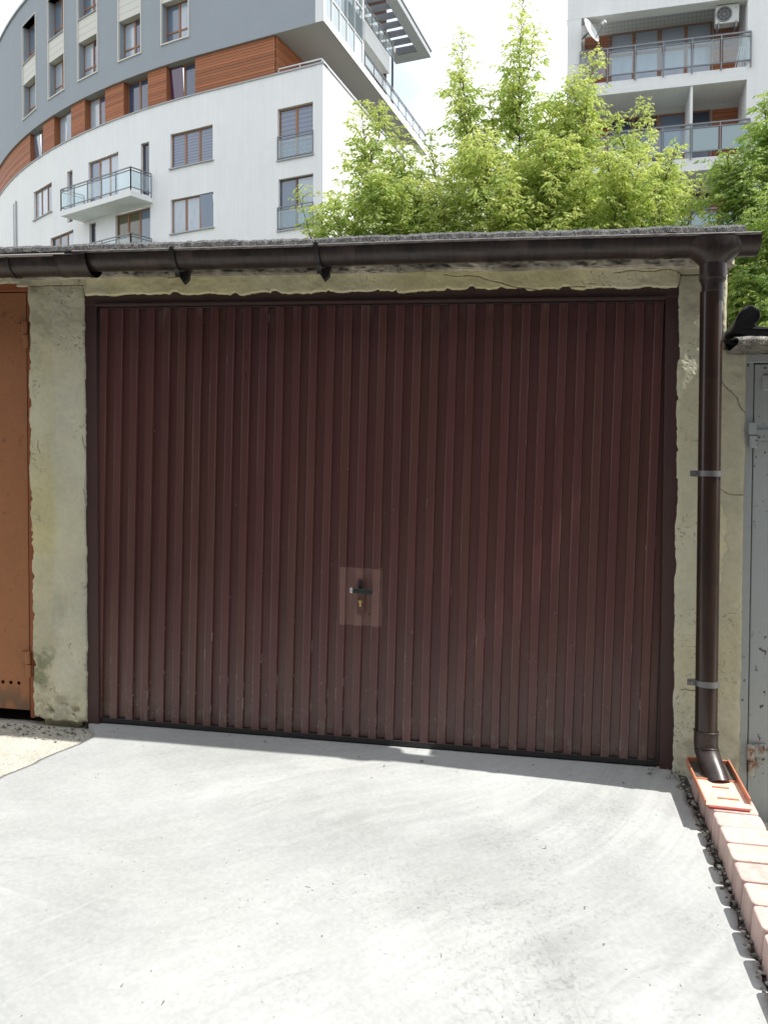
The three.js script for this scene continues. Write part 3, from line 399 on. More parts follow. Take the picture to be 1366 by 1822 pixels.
{
  const prof = [[0.02, 1.722], [0.1, 1.724], [0.182, 1.73], [0.188, 1.742], [0.175, 1.757], [0.12, 1.766], [-0.1, 1.775], [-0.6, 1.79], [-5.7, 1.86], [-5.7, 1.74], [0.02, 1.72]];
  const g = grid(160, prof.length - 1, (a, b) => { const p = prof[Math.round(b * (prof.length - 1))], x = lerp(1.497, 4.5, a), k = p[0] > -0.3 ? 1 : 0, n = k * 0.03 * (fbm(x * 14, p[1] * 20 + p[0] * 8, 4) - 0.5); return [x, p[1] + n, p[0] + n * 0.6]; });
  part('roof_slab', fall(uvPlane(g, 'x', 'z', 0, 0, 0.25, 0.25)), M([2.6, 2.5, 2.3], 0.9, { map: feltTex, bumpMap: gritBump, bumpScale: 0.01 }), rightG, 'thin crumbling roof edge of the lower garage');
  // curled-up sheet of black roofing felt
  const out = [[1.487, 1.775], [1.51, 1.80], [1.528, 1.85], [1.545, 1.885], [1.565, 1.905], [1.592, 1.898], [1.608, 1.878], [1.606, 1.862], [1.592, 1.84], [1.598, 1.826], [1.622, 1.823], [1.665, 1.82], [1.72, 1.812], [1.9, 1.80], [2.3, 1.79], [2.3, 1.765], [1.9, 1.77], [1.72, 1.768], [1.6, 1.765], [1.53, 1.76]];
  const sh = new THREE.Shape(); sh.moveTo(...out[0]); sh.splineThru(out.slice(1).map((p) => new THREE.Vector2(...p)));
  const e = new THREE.ExtrudeGeometry(sh, { depth: 0.34, steps: 16, bevelEnabled: true, bevelSize: 0.006, bevelThickness: 0.012, bevelSegments: 3, curveSegments: 6 }).translate(0, 0, -0.31); const p = e.attributes.position;
  for (let i = 0; i < p.count; i++) { const x = p.getX(i), y = p.getY(i), z = p.getZ(i); const back = (0.04 - z) / 0.35; p.setXYZ(i, x + 0.012 * (fbm(y * 20, z * 20, 3) - 0.5) + 0.02 * back, y + 0.01 * (fbm(x * 22, z * 16, 3) - 0.5) - (y > 1.79 ? 0.03 * back : 0), z + 0.03 * (fbm(x * 18, y * 18, 3) - 0.5)); }
  e.computeVertexNormals(); part('felt_flap', fall(uvPlane(e, 'x', 'y', 0, 0, 0.3, 0.3)), tar, rightG, 'curled black flap of roofing felt on the lower roof');
  const e2 = grid(24, 8, (a, b) => { const x = lerp(1.489, 2.2, a), z = lerp(0.12, -0.15, b); return [x, 1.768 + 0.03 * (fbm(x * 14, z * 14 + 3, 3) - 0.4) + (x < 1.55 ? 0.02 * (1.55 - x) / 0.06 : 0), z]; });
  part('felt_sheet', fall(uvPlane(e2, 'x', 'z', 0, 0, 0.3, 0.3)), tar, rightG);
}
/* a concrete step down in front of the grey door */
/* ---------- kerb of red pavers ---------- */
let tone = 1; const brickTint = (top) => { const t = tone; return top ? [0.72 * t, 0.53 * t * rr(0.97, 1.03), 0.47 * t] : [0.72 * t, 0.53 * t, 0.47 * t]; };
const brickTex = colorTex(256, 256, (u, v, c) => { const t = 0.92 + 0.42 * (fbm(u * 8, v * 8, 4) - 0.45) + 0.16 * (fbm(u * 60, v * 60, 2) - 0.5); c[0] = c[1] = c[2] = t * 0.95; });
const brickMat = M([1, 1, 1], 0.88, { map: brickTex, vertexColors: true, bumpMap: gritBump, bumpScale: 0.002 });
const kerb = new THREE.Group(); kerb.name = 'kerb'; kerb.userData = { kind: 'structure', label: 'row of red concrete pavers along the right side of the ramp' }; kerb.position.set(1.43, rampY(1.43, 0), 0); scene.add(kerb);
function makeBrick(len) {
  const w = 0.078, h = len / 2 - 0.0028, r = 0.016, s = new THREE.Shape(); s.moveTo(-w + r, -h); s.lineTo(w - r, -h); s.quadraticCurveTo(w, -h, w, -h + r); s.lineTo(w, h - r); s.quadraticCurveTo(w, h, w - r, h); s.lineTo(-w + r, h); s.quadraticCurveTo(-w, h, -w, h - r); s.lineTo(-w, -h + r); s.quadraticCurveTo(-w, -h, -w + r, -h);
  const g = new THREE.ExtrudeGeometry(s, { depth: 0.115, bevelSize: 0.0045, bevelThickness: 0.006, bevelOffset: -0.003, bevelSegments: 2, curveSegments: 3 }).rotateX(-Math.PI / 2); // top at y = .121
  const p = g.attributes.position, col = new Float32Array(p.count * 3), a = (tone = rr(0.88, 1.05), brickTint(true)), b = brickTint(false);
  for (let i = 0; i < p.count; i++) col.set(p.getY(i) > 0.114 ? a : b, i * 3); g.setAttribute('color', new THREE.BufferAttribute(col, 3)); return uvPlane(g, 'x', 'z', rr(0, 1), rr(0, 1), 0.2, 0.2);
}
{
  let z = 0.13; const lens = [0.108, 0.11, 0.11, 0.1, 0.105, 0.105, 0.108, 0.112, 0.115, 0.12, 0.15, 0.11, 0.11, 0.11, 0.11, 0.11, 0.11];
  for (const l of lens) {
    const g = makeBrick(l - 0.003); const zc = z + l / 2; z += l; const x = 1.432 + 0.006 * Math.sin(zc * 4) + rr(-0.003, 0.003);
    g.rotateY(rr(-0.025, 0.025)).rotateX(Math.atan(RAMP)).rotateZ(-0.03 + rr(-0.012, 0.012)).translate(x, rampY(x, zc) + 0.085 - 0.121 + rr(-0.003, 0.003), zc); part('brick', g, brickMat, kerb);
  }
}
/* ---------- splash tray ---------- */
{
  const z0 = 0.125, z1 = 0.455, x0 = 1.345, x1 = 1.502, Y = (x, z) => rampY(x, z) + 0.0895;
  const tray = thing('splash_tray', 'terracotta plastic splash tray under the downpipe on the brick kerb', 'drain tray', [1.42, Y(1.42, 0.28), 0.28]);
  const tc = M([0.62, 0.24, 0.14], 0.38, { map: brickTex }); const tilt = (g) => { const p = g.attributes.position; for (let i = 0; i < p.count; i++) { const x = p.getX(i), z = p.getZ(i); p.setY(i, p.getY(i) + Y(x, z) - (x - 1.42) * 0.02); } g.computeVertexNormals(); return g; };
  const seg = (a, b, c, d, e, f) => tilt(toCreasedNormals(rbox(a, b, c, d, e, f, 0.0025), 0.6));
  part('floor', seg(x0, x1, 0.0, 0.006, z0, z1), M([0.85, 0.58, 0.46], 0.4, { map: brickTex }), tray);  // floor paler than the walls: sun glare on terracotta put into the colour
  part('front_lip', seg(x0 + 0.006, x1 - 0.01, -0.006, 0.003, z1 - 0.004, z1 + 0.008), M([0.33, 0.06, 0.045], 0.5), tray);
  part('side_wall', seg(x0 - 0.004, x0 + 0.003, -0.004, 0.018, z0, z1 - 0.006), tc, tray); part('side_wall', seg(x1 - 0.004, x1 + 0.003, -0.004, 0.03, z0, z1 - 0.03), tc, tray);
  part('back_wall', seg(x0, x1, 0, 0.026, z0 - 0.004, z0 + 0.003), tc, tray);
  part('rib', seg(x0 + 0.05, x1 - 0.045, 0.005, 0.011, 0.318, 0.324), tc, tray); part('rib', seg(x0 + 0.05, x1 - 0.03, 0.005, 0.011, 0.4, 0.406), tc, tray); part('rib', seg(x0 + 0.004, x1 - 0.004, 0.005, 0.012, 0.262, 0.268), tc, tray);
  part('grit', tilt(grid(20, 20, (a, b) => [lerp(x0 + 0.004, x1 - 0.005, a), 0.007 + 0.006 * fbm(a * 14, b * 14, 3), lerp(z0 + 0.004, 0.26, 1 - b)])), M([0.2, 0.18, 0.14], 1, { bumpMap: gritBump, bumpScale: 0.01 }), tray, 'grey grit and dust in the back of the tray');
}
/* ---------- litter and grit ---------- */
function scatter(name, label, n, place, size, cols, flat) {
  const out = []; for (let i = 0; i < n; i++) { const [x, y, z] = place(i), s = size(); const g = flat ? new THREE.CircleGeometry(s, 5).scale(1, 0.45, 1).rotateX(-Math.PI / 2 + rr(-0.6, 0.6)) : new THREE.IcosahedronGeometry(s, 0).scale(rr(0.7, 1.4), rr(0.5, 0.9), rr(0.7, 1.3)); g.rotateY(rr(0, 6.28)).translate(x, y + (flat ? s * 0.3 : s * 0.3), z); const gg = g.index ? g.toNonIndexed() : g, c = cols[Math.floor(rnd() * cols.length)], a = new Float32Array(gg.attributes.position.count * 3); for (let k = 0; k < a.length; k += 3) a.set(c, k); gg.setAttribute('color', new THREE.BufferAttribute(a, 3)); out.push(gg); }
  const o = part(name, out, M([1, 1, 1], 0.95, { vertexColors: true }), null); o.userData = { kind: 'stuff', label, category: 'litter' };
}
scatter('gravel', 'loose grit and small stones along the foot of the brick kerb', 260, () => { const z = 0.08 + 1.8 * Math.pow(rnd(), 1.3), x = rr(1.318, 1.352); return [x, rampY(x, z) - 0.004, z]; }, () => rr(0.003, 0.009), [[0.3, 0.29, 0.27], [0.16, 0.15, 0.13], [0.08, 0.075, 0.06], [0.36, 0.34, 0.3]]);
scatter('leaf_litter', 'dry leaf scraps and crumbs at the foot of the garage door and pillars', 150, (i) => { if (i < 60) { const x = rr(1.2, 1.34), z = rr(-0.01, 0.09); return [x, rampY(x, z) + 0.004, z]; } if (i < 110) { const x = rr(-1.6, -1.2), z = rr(0.0, 0.08) + 0.02; return [x, rampY(x, z) - 0.008, z]; } const x = rr(-1.2, 1.25), z = rr(0.0, 1) ** 3 * 0.2; return [x, rampY(x, z) + 0.003, z]; }, () => rr(0.003, 0.009), [[0.12, 0.09, 0.05], [0.25, 0.2, 0.12], [0.08, 0.07, 0.05], [0.33, 0.32, 0.29]], true);
scatter('pebbles', 'scattered dark crumbs lying on the pale concrete ramp', 45, () => { const x = rr(-1.3, 1.3), z = rr(0.2, 2); return [x, rampY(x, z) + 0.002, z]; }, () => rr(0.0008, 0.0022), [[0.12, 0.11, 0.09], [0.06, 0.055, 0.05], [0.22, 0.2, 0.16]]);
scatter('rubble', 'broken plaster crumbs at the foot of the left pillar', 80, () => { const x = rr(-1.75, -1.22), z = 0.02 + 0.16 * rnd() * rnd(); return [x, rampY(x, z) - 0.024, z]; }, () => rr(0.002, 0.008), [[0.34, 0.33, 0.29], [0.24, 0.23, 0.2], [0.4, 0.38, 0.33], [0.2, 0.19, 0.16]]);

/* ---------- left apartment block: curved white facade, grey upper storeys ---------- */
const FA = [-7.62, -30.14], D0 = [-0.96564, -0.2599], S0 = 6, FR = 39;
function facade(s, off = 0) { // plan point and tangent (towards the left end) at arc length s, off metres in front of the wall
  let x, z, t; if (s <= S0) { t = 0; x = FA[0] + D0[0] * s; z = FA[1] + D0[1] * s; } else { t = (s - S0) / FR; const mx = -0.2599 * -1, mz = -0.96564; x = FA[0] + D0[0] * (S0 + FR * Math.sin(t)) + mx * FR * (1 - Math.cos(t)); z = FA[1] + D0[1] * (S0 + FR * Math.sin(t)) + mz * FR * (1 - Math.cos(t)); }
  const c = Math.cos(t), s2 = Math.sin(t), tx = D0[0] * c + 0.2599 * s2, tz = D0[1] * c - 0.96564 * s2; // tangent turns away from the viewer
  return { x: x + tz * off, z: z - tx * off, tx, tz, nx: tz, nz: -tx };
}
const white = M([1, 1, 1], 0.9, { map: colorTex(512, 512, (u, v, c) => { const t = 0.8 * (1 + 0.07 * (fbm(u * 6, v * 6, 4) - 0.5) + 0.09 * (fbm(u * 60, v * 2.5, 4) - 0.5) + 0.05 * (fbm(u * 120, v * 120, 2) - 0.5)); c[0] = t; c[1] = t; c[2] = t * 0.99; }) });
const greyRender = M([1, 1, 1], 0.9, { map: colorTex(512, 512, (u, v, c) => { const t = 1 + 0.06 * (fbm(u * 6 + 9, v * 6, 4) - 0.5) + 0.06 * (fbm(u * 120, v * 120, 2) - 0.5); c[0] = 0.315 * t; c[1] = 0.345 * t; c[2] = 0.375 * t; }) });
const cream = M([0.66, 0.64, 0.58], 0.8), capMat = M([0.4, 0.41, 0.42], 0.55), railMat = M([0.2, 0.21, 0.22], 0.45, { metalness: 0.4 }), softGrey = M([0.36, 0.35, 0.33], 0.85);
const frameWood = M([0.3, 0.135, 0.06], 0.5), frameDark = M([0.13, 0.065, 0.035], 0.5);
const woodTex = colorTex(512, 512, (u, v, c) => { const t = 1 + 0.5 * (fbm(u * 4, v * 60, 4) - 0.5) + 0.3 * (vn(7, Math.floor(v * 16)) - 0.5); c[0] = 0.36 * t; c[1] = 0.125 * t; c[2] = 0.048 * t; });
const woods = [0.86, 1, 1.12].map((k) => M([k, k, k], 0.65, { map: woodTex }));
const paneTint = { dark: [0.03, 0.045, 0.085], blue: [0.05, 0.075, 0.14], curtain: [0.4, 0.46, 0.53], grey: [0.13, 0.18, 0.25], purple: [0.06, 0.02, 0.07], green: [0.09, 0.085, 0.03] };
const panes = Object.fromEntries(Object.entries(paneTint).map(([k, c]) => [k, MP(c, k === 'curtain' ? 0.2 : 0.08, { clearcoat: 1, clearcoatRoughness: 0.03, map: mottled(1, 1, 1, k === 'curtain' ? 0.35 : 0.2, 0.6, 128) })]));
panes.blind = MP([1, 1, 1], 0.15, { clearcoat: 1, clearcoatRoughness: 0.03, map: colorTex(64, 512, (u, v, c) => { const k = sstep(0.35, 0.5, Math.abs(((v * 11) % 1) - 0.5) * 2) ; c[0] = lerp(0.085, 0.15, k); c[1] = lerp(0.12, 0.19, k); c[2] = lerp(0.2, 0.27, k); }) });
panes.clear = MP([0.86, 0.93, 0.95], 0.03, { transmission: 0.9, thickness: 0, transparent: false });
panes.frost = MP([0.4, 0.5, 0.52], 0.25, { transmission: 0.25, thickness: 0, clearcoat: 0.6 });
/* local frame on a wall: right, up, outward */
class Face {
  constructor(o, right, n) { this.m = new THREE.Matrix4().makeBasis(new THREE.Vector3(...right), new THREE.Vector3(0, 1, 0), new THREE.Vector3(...n)).setPosition(...o); }
  box(x0, x1, y0, y1, z0, z1) { return box(x0, x1, y0, y1, z0, z1).applyMatrix4(this.m); }
  rbox(...a) { return rbox(...a).applyMatrix4(this.m); }
  pt(x, y, z) { return new THREE.Vector3(x, y, z).applyMatrix4(this.m).toArray(); }
  put(g) { return g.applyMatrix4(this.m); }
}
const chord = (sm) => { const f = facade(sm); return new Face([f.x, 0, f.z], [-f.tx, 0, -f.tz], [f.nx, 0, f.nz]); };
/* window set into a face: frame, casement bars, panes */
function windowIn(F, parent, x0, x1, y0, y1, z, n, kinds, o = {}) {
  const fm = o.frame ?? frameWood, w = 0.055, d = 0.05, g = [F.box(x0, x1, y0, y0 + w, z - d, z + 0.012), F.box(x0, x1, y1 - w, y1, z - d, z + 0.012), F.box(x0, x0 + w, y0 + w, y1 - w, z - d, z + 0.012), F.box(x1 - w, x1, y0 + w, y1 - w, z - d, z + 0.012)];
  const step = (x1 - x0) / n; for (let i = 1; i < n; i++) g.push(F.box(x0 + i * step - 0.055, x0 + i * step + 0.055, y0 + w, y1 - w, z - d, z + 0.014));
  if (o.transom) g.push(F.box(x0 + w, x1 - w, o.transom - 0.04, o.transom + 0.04, z - d, z + 0.01));
  const win = part('window', g, fm, parent);
  for (let i = 0; i < n; i++) { const open = o.open === i ? 0.09 : 0; const a = x0 + i * step + 0.05, b = x0 + (i + 1) * step - 0.05; const p = new THREE.BoxGeometry(b - a, y1 - y0 - 0.1, 0.015).translate((a + b) / 2, (y0 + y1) / 2, z - 0.02); if (open) p.translate(-(a + b) / 2, -y0, -z).rotateX(0.07).translate((a + b) / 2, y0, z + 0.02); part('pane', F.put(p), panes[kinds[i % kinds.length]], win); }
  return win;
}
function glassRail(pts, y0, y1, parent, posts, mats, o = {}) { // pts: plan points; posts per span
  const bars = [], glass = [];
  for (let k = 0; k + 1 < pts.length; k++) {
    const [ax, az] = pts[k], [bx, bz] = pts[k + 1], n = posts[k]; for (const y of [y1, y1 - 0.13, y0 + 0.1]) bars.push(beam([ax, y, az], [bx, y, bz], 0.045, y === y1 ? 0.05 : 0.035));
    for (let i = 0; i <= n; i++) { const t = i / n, x = lerp(ax, bx, t), z = lerp(az, bz, t); bars.push(beam([x, y0 - 0.12, z], [x, y1, z], 0.04, 0.05)); if (i < n) { const u = (i + 1) / n, e = 0.06 / n; glass.push([[lerp(ax, bx, t + e), lerp(az, bz, t + e)], [lerp(ax, bx, u - e), lerp(az, bz, u - e)], mats[glass.length % mats.length]]); } }
  }
  const r = part('railing', bars, railMat, parent);
  for (const [a, b, m] of glass) { const dx = b[0] - a[0], dz = b[1] - a[1], Lh = Math.hypot(dx, dz); const g = new THREE.BoxGeometry(Lh, y1 - y0 - 0.27, 0.012).rotateY(-Math.atan2(dz, dx)).translate((a[0] + b[0]) / 2, (y0 + y1) / 2 - 0.015, (a[1] + b[1]) / 2); part('glass_panel', g, panes[m], r); }
  return r;
}
/* curved wall between heights with rectangular openings [s0,s1,h0,h1] that have reveals of a depth */
function curvedWall(s0, s1, h0, h1, off, holes, depth) {
  const out = [], hs = [...new Set([h0, h1, ...holes.flatMap((o) => [o[2], o[3]])])].sort((a, b) => a - b);
  const quad = (a, b, c, d) => { const g = new THREE.BufferGeometry(); g.setAttribute('position', new THREE.Float32BufferAttribute([...a, ...b, ...c, ...a, ...c, ...d], 3)); g.setAttribute('uv', new THREE.Float32BufferAttribute([0, 0, 1, 0, 1, 1, 0, 0, 1, 1, 0, 1], 2)); g.computeVertexNormals(); return g; };
  const P = (s, h, o) => { const f = facade(s, o); return [f.x, h, f.z]; };
  const panel = (a, b, y0, y1) => { const n = Math.max(1, Math.ceil((b - a) / 1.1)), g = grid(n, 1, (u, v) => P(lerp(b, a, u), lerp(y0, y1, v), off)); const p = g.attributes.uv; for (let i = 0; i < p.count; i++) p.setXY(i, lerp(b, a, p.getX(i)) / 4, lerp(y0, y1, p.getY(i)) / 4); out.push(g); };
  for (let k = 0; k + 1 < hs.length; k++) { const y0 = hs[k], y1 = hs[k + 1], cut = holes.filter((o) => o[2] < y1 - 1e-4 && o[3] > y0 + 1e-4).sort((a, b) => a[0] - b[0]); let s = s0; for (const c of cut) { if (c[0] > s + 1e-4) panel(s, c[0], y0, y1); s = c[1]; } if (s < s1 - 1e-4) panel(s, s1, y0, y1); }
  for (const [a, b, y0, y1] of holes) { const i = off - depth; out.push(quad(P(b, y0, off), P(b, y0, i), P(b, y1, i), P(b, y1, off)), quad(P(a, y0, i), P(a, y0, off), P(a, y1, off), P(a, y1, i)), quad(P(b, y1, off), P(b, y1, i), P(a, y1, i), P(a, y1, off)), quad(P(b, y0, i), P(b, y0, off), P(a, y0, off), P(a, y0, i))); }
  return merge(out);
}
function curvedBar(s0, s1, h0, h1, o0, o1, step = 0.9) { // solid strip along the facade
  const n = Math.max(1, Math.ceil((s1 - s0) / step)), ring = [[h0, o0], [h0, o1], [h1, o1], [h1, o0], [h0, o0]];
  const g = grid(n, 4, (u, v) => { const [h, o] = ring[Math.round(v * 4)], f = facade(lerp(s1, s0, u), o); return [f.x, h, f.z]; }).toNonIndexed();
  const caps = [s0, s1].map((s) => { const p = ring.slice(0, 4).map(([h, o]) => { const f = facade(s, o); return [f.x, h, f.z]; }); const c = new THREE.BufferGeometry(); c.setAttribute('position', new THREE.Float32BufferAttribute([...p[0], ...p[1], ...p[2], ...p[0], ...p[2], ...p[3]], 3)); c.setAttribute('uv', new THREE.Float32BufferAttribute(new Float32Array(12), 2)); return c; });
  const m = merge([g, ...caps]); m.computeVertexNormals(); return m;
}
const RE = [0.193 / 0.9998, -0.981 / 0.9998], RN = [0.981 / 0.9998, 0.193 / 0.9998];
const MPglass = MP([0.42, 0.5, 0.53], 0.06, { clearcoat: 1, transmission: 0.35, thickness: 0 });
const side = new Face([FA[0], 0, FA[1]], [RE[0], 0, RE[1]], [RN[0], 0, RN[1]]);
const blockA = thing('apartment_building', 'curved apartment block with white lower storeys, wood clad band and grey top storeys', 'building', [-14, -1.2, -38]);
{
  const HW = 19.2, holes = [[5.73, 8.19, 16.1, 17.7], [5.7, 8.18, 13.06, 14.66], [0.5, 2.27, 15.48, 17.7], [0.48, 2.22, 12.43, 14.66], [17.72, 19.98, 15.98, 17.54], [15.5, 17.9, 12.9, 14.56], [11.7, 14.1, 14.98, 17.64], [9.55, 10.1, 14.98, 17.66], [15.55, 16.08, 14.98, 17.64], [9.5, 11.95, 11.95, 14.58], [13.5, 14.05, 11.95, 14.56]];
  part('wall', curvedWall(0, 34, -1, HW, 0, holes, 0.2), white, blockA, 'smooth white rendered wall of the lower storeys');
  const W = (s0, s1, y0, y1, n, kinds, o = {}) => { const F = chord((s0 + s1) / 2), h = (s1 - s0) / 2; const w = windowIn(F, blockA, -h, h, y0, y1, -0.15, n, kinds, o); if (!o.noSill) part('sill', F.box(-h - 0.06, h + 0.06, y0 - 0.05, y0, -0.15, 0.07), capMat, w); return w; };
  W(5.73, 8.19, 16.1, 17.7, 3, ['blind']); W(5.7, 8.18, 13.06, 14.66, 3, ['curtain', 'curtain', 'grey'], { open: 2 });
  for (const [y0, y1, k] of [[15.48, 17.7, ['blind', 'blind']], [12.43, 14.66, ['grey', 'curtain']]]) { const w = W(0.5, 2.25, y0, y1, 2, k, { frame: k[0] === 'blind' ? frameWood : frameDark }), F = chord(1.38); part('guard_rail', [F.box(-0.9, 0.9, y0 + 0.98, y0 + 1.02, 0.0, 0.04), F.box(-0.9, 0.9, y0 + 0.86, y0 + 0.89, 0.0, 0.04), F.box(-0.9, 0.9, y0 + 0.05, y0 + 0.09, 0.0, 0.04), F.box(-0.9, -0.86, y0, y0 + 1, 0, 0.04), F.box(0.86, 0.9, y0, y0 + 1, 0, 0.04)], railMat, w); part('guard_glass', F.box(-0.85, 0.85, y0 + 0.1, y0 + 0.85, 0.012, 0.026), panes.clear, w); }
  W(17.72, 19.98, 15.98, 17.54, 3, ['curtain', 'curtain', 'grey']); W(15.5, 17.9, 12.9, 14.56, 3, ['dark', 'grey', 'curtain']);
  W(11.7, 14.1, 14.98, 17.64, 3, ['grey', 'curtain', 'curtain'], { noSill: true }); W(9.55, 10.1, 14.98, 17.66, 1, ['dark'], { noSill: true, frame: frameDark }); W(15.55, 16.08, 14.98, 17.64, 1, ['grey'], { noSill: true });
  W(9.5, 11.95, 11.95, 14.58, 3, ['green', 'green', 'grey'], { noSill: true }); W(13.5, 14.05, 11.95, 14.56, 1, ['dark'], { noSill: true, frame: frameDark });
  part('wall_slot', [curvedBar(22.66, 22.74, 5, 17.75, 0.0, 0.1), curvedBar(23.22, 23.3, 5, 17.75, 0.0, 0.04)], capMat, blockA);
  part('right_wall', [side.box(0, 12, -1, HW, -0.3, -0.001)], white, blockA, 'sunlit white side wall');
  { const w = windowIn(side, blockA, 6.6, 8.4, 15.6, 17.7, 0.004, 2, ['dark']); part('sill', side.box(6.5, 8.5, 15.54, 15.6, 0, 0.08), capMat, w); }
  part('parapet_cap', [curvedBar(-0.05, 2.46, HW + 0.001, HW + 0.07, -0.35, 0.05), curvedBar(2.46, 34, HW + 0.001, HW + 0.05, -0.5, 0.05), side.box(0.06, 12, HW + 0.001, HW + 0.07, -0.35, 0.05)], capMat, blockA, 'grey metal cap along the top of the white wall');
  // wood clad band with set-back windows
  const band = [[18.78, 20.58, ['grey', 'curtain'], 0], [15.71, 17.51, ['curtain', 'grey'], 1], [12.73, 14.48, ['curtain', 'blue']], [9.64, 11.37, ['blue', 'blue']], [6.72, 8.49, ['purple', 'blue'], 0]], HB0 = HW + 0.05, HB1 = 20.94;
  const clad = [[2.44, 6.72], [8.49, 9.64], [11.37, 12.73], [14.48, 15.71], [17.51, 18.78], [20.58, 33.5]];
  for (const [a, b] of clad) {
    const c = part('cladding', [curvedBar(a + 0.02, b - 0.02, HB0, HB1, -0.4, -0.075)], M([0.06, 0.025, 0.012], 0.8), blockA, 'wood clad panel of horizontal boards'); const n = 13, hh = (HB1 - HB0) / n;
    for (let i = 0; i < n; i++) part('board', curvedBar(a, b, HB0 + i * hh + 0.008, HB0 + (i + 1) * hh - 0.008, -0.08 + rr(-0.004, 0.004), -0.045 + rr(-0.006, 0.006), 1.2), woods[Math.floor(rnd() * 3)], c);
    if (a > 3) part('reveal_board', curvedBar(a - 0.03, a - 0.001, HB0, HB1, -0.4, -0.05), woods[0], c); if (b < 30) part('reveal_board', curvedBar(b + 0.001, b + 0.03, HB0, HB1, -0.4, -0.05), woods[0], c);
  }
  for (const [a, b, k, open] of band) { const F = chord((a + b) / 2), h = (b - a) / 2 - 0.03; windowIn(F, blockA, -h, h, HB0, HB1 - 0.02, -0.36, 2, k, open === undefined ? {} : { open }); }
  { // return of the cladding around the corner and the recessed terrace behind it
    const F = chord(2.44), c = part('cladding', [F.box(0.0, 0.06, HB0, HB1, -3.2, -0.08)], M([0.06, 0.025, 0.012], 0.8), blockA, 'wood clad return beside the corner terrace'); for (let i = 0; i < 13; i++) { const hh = (HB1 - HB0) / 13; part('board', F.box(0.061, 0.085, HB0 + i * hh + 0.008, HB0 + (i + 1) * hh - 0.008, -3.2, -0.046), woods[i % 3], c); }
    part('terrace_wall', [side.box(2.5, 13, HW, 20.9, -2.6, -2.5)], greyRender, blockA); part('terrace_floor', [side.box(0.3, 12, HW - 0.3, HW - 0.1, -3.2, -0.302)], softGrey, blockA);
    const q = [facade(2.3, -0.14), facade(0.15, -0.14)]; part('terrace_rail', [beam([q[0].x, HW + 0.3, q[0].z], [q[1].x, HW + 0.3, q[1].z], 0.05, 0.05), ...[0, 0.5, 1].map((t) => beam([lerp(q[0].x, q[1].x, t), HW + 0.05, lerp(q[0].z, q[1].z, t)], [lerp(q[0].x, q[1].x, t), HW + 0.3, lerp(q[0].z, q[1].z, t)], 0.04, 0.04)), beam([...side.pt(0.2, HW + 0.3, -0.15)], side.pt(12, HW + 0.3, -0.15), 0.05, 0.05)], M([0.5, 0.5, 0.5], 0.4, { metalness: 0.5 }), blockA);
  }
  // grey storeys
  const cols = [[19.4, 21.27], [16.18, 17.85], [13.2, 14.84], [10.0, 11.55], [7.04, 8.65]], HG0 = 20.95, HG1 = 28.25, gOff = 0.06;
  const gh = cols.map(([a, b]) => [a, b, 21.93, 27.08]);
  part('upper_wall', [curvedWall(-0.0, 34, HG0, HG1, gOff, gh, 0.42)], greyRender, blockA, 'grey rendered wall of the upper storeys');
  part('soffit', [curvedBar(-0.0, 34, HG0 - 0.003, HG0 + 0.03, -0.5, gOff - 0.002), (() => { const p = [[0, -0.499], [2.6, -0.499], [4, -0.499]].map(([s, o]) => facade(s, o)); const sh = [[p[0].x, p[0].z], [p[2].x, p[2].z], [p[2].x - 1.2, p[2].z - 10], [side.pt(13, 0, 0)[0], side.pt(13, 0, 0)[2]]]; const s = new THREE.Shape(sh.map(([x, z]) => new THREE.Vector2(x, -z))); return new THREE.ExtrudeGeometry(s, { depth: 0.03, bevelEnabled: false }).rotateX(-Math.PI / 2).translate(0, HG0 - 0.003, 0); })()], softGrey, blockA, 'grey underside of the overhanging upper storeys');
  for (const [a, b] of cols) {
    const F = chord((a + b) / 2), h = (b - a) / 2;
    part('niche_trim', [F.box(-h - 0.05, h + 0.05, 21.87, 21.93, -0.3, gOff + 0.045), F.box(-h - 0.05, -h, 21.93, 27.08, -0.36, gOff + 0.03), F.box(h, h + 0.05, 21.93, 27.08, -0.36, gOff + 0.03), F.box(-h - 0.05, h + 0.05, 27.08, 27.13, -0.36, gOff + 0.03)], cream, blockA, 'cream window surround');
    const sp = part('spandrel', [F.box(-h, h, 23.83, 24.94, -0.4, gOff - 0.03)], cream, blockA, 'cream spandrel panel between two windows'); for (const y of [24.15, 24.5]) part('groove', F.box(-h, h, y - 0.012, y + 0.012, gOff - 0.0295, gOff - 0.027), capMat, sp); part('sill', F.box(-h, h, 24.94, 24.98, -0.36, gOff + 0.03), capMat, sp);
    windowIn(F, blockA, -h, h, 21.93, 23.83, -0.3, 2, [['grey', 'dark'], ['grey', 'curtain'], ['curtain', 'blue']][Math.floor(rnd() * 3)], { transom: 22.55 }); windowIn(F, blockA, -h, h, 24.98, 27.08, -0.3, 2, ['grey', 'blue'], { transom: 25.6 });
  }
  part('roof', [curvedBar(0, 34, HG1, HG1 + 0.12, -9, gOff + 0.08)], capMat, blockA);
  // right side: fascia, winter garden, terraces
  part('fascia', [side.box(-0.06, 14.5, 20.952, 21.28, -0.35, 0.05), side.box(-0.06, 0.14, 21.28, HG1, -0.35, 0.05)], white, blockA, 'white fascia under the glazed winter garden');
  const wg = part('winter_garden', [0.16, 0.92, 1.77, 2.6, 3.5, 4.46].map((r) => side.box(r - 0.03, r + 0.03, 21.28, 27, -0.1, 0.0)).concat([22.4, 23.9, 25.2].map((y) => side.box(0.13, 4.49, y - 0.035, y + 0.035, -0.09, -0.01))), M([0.62, 0.63, 0.63], 0.5), blockA, 'glazed winter garden on the corner');
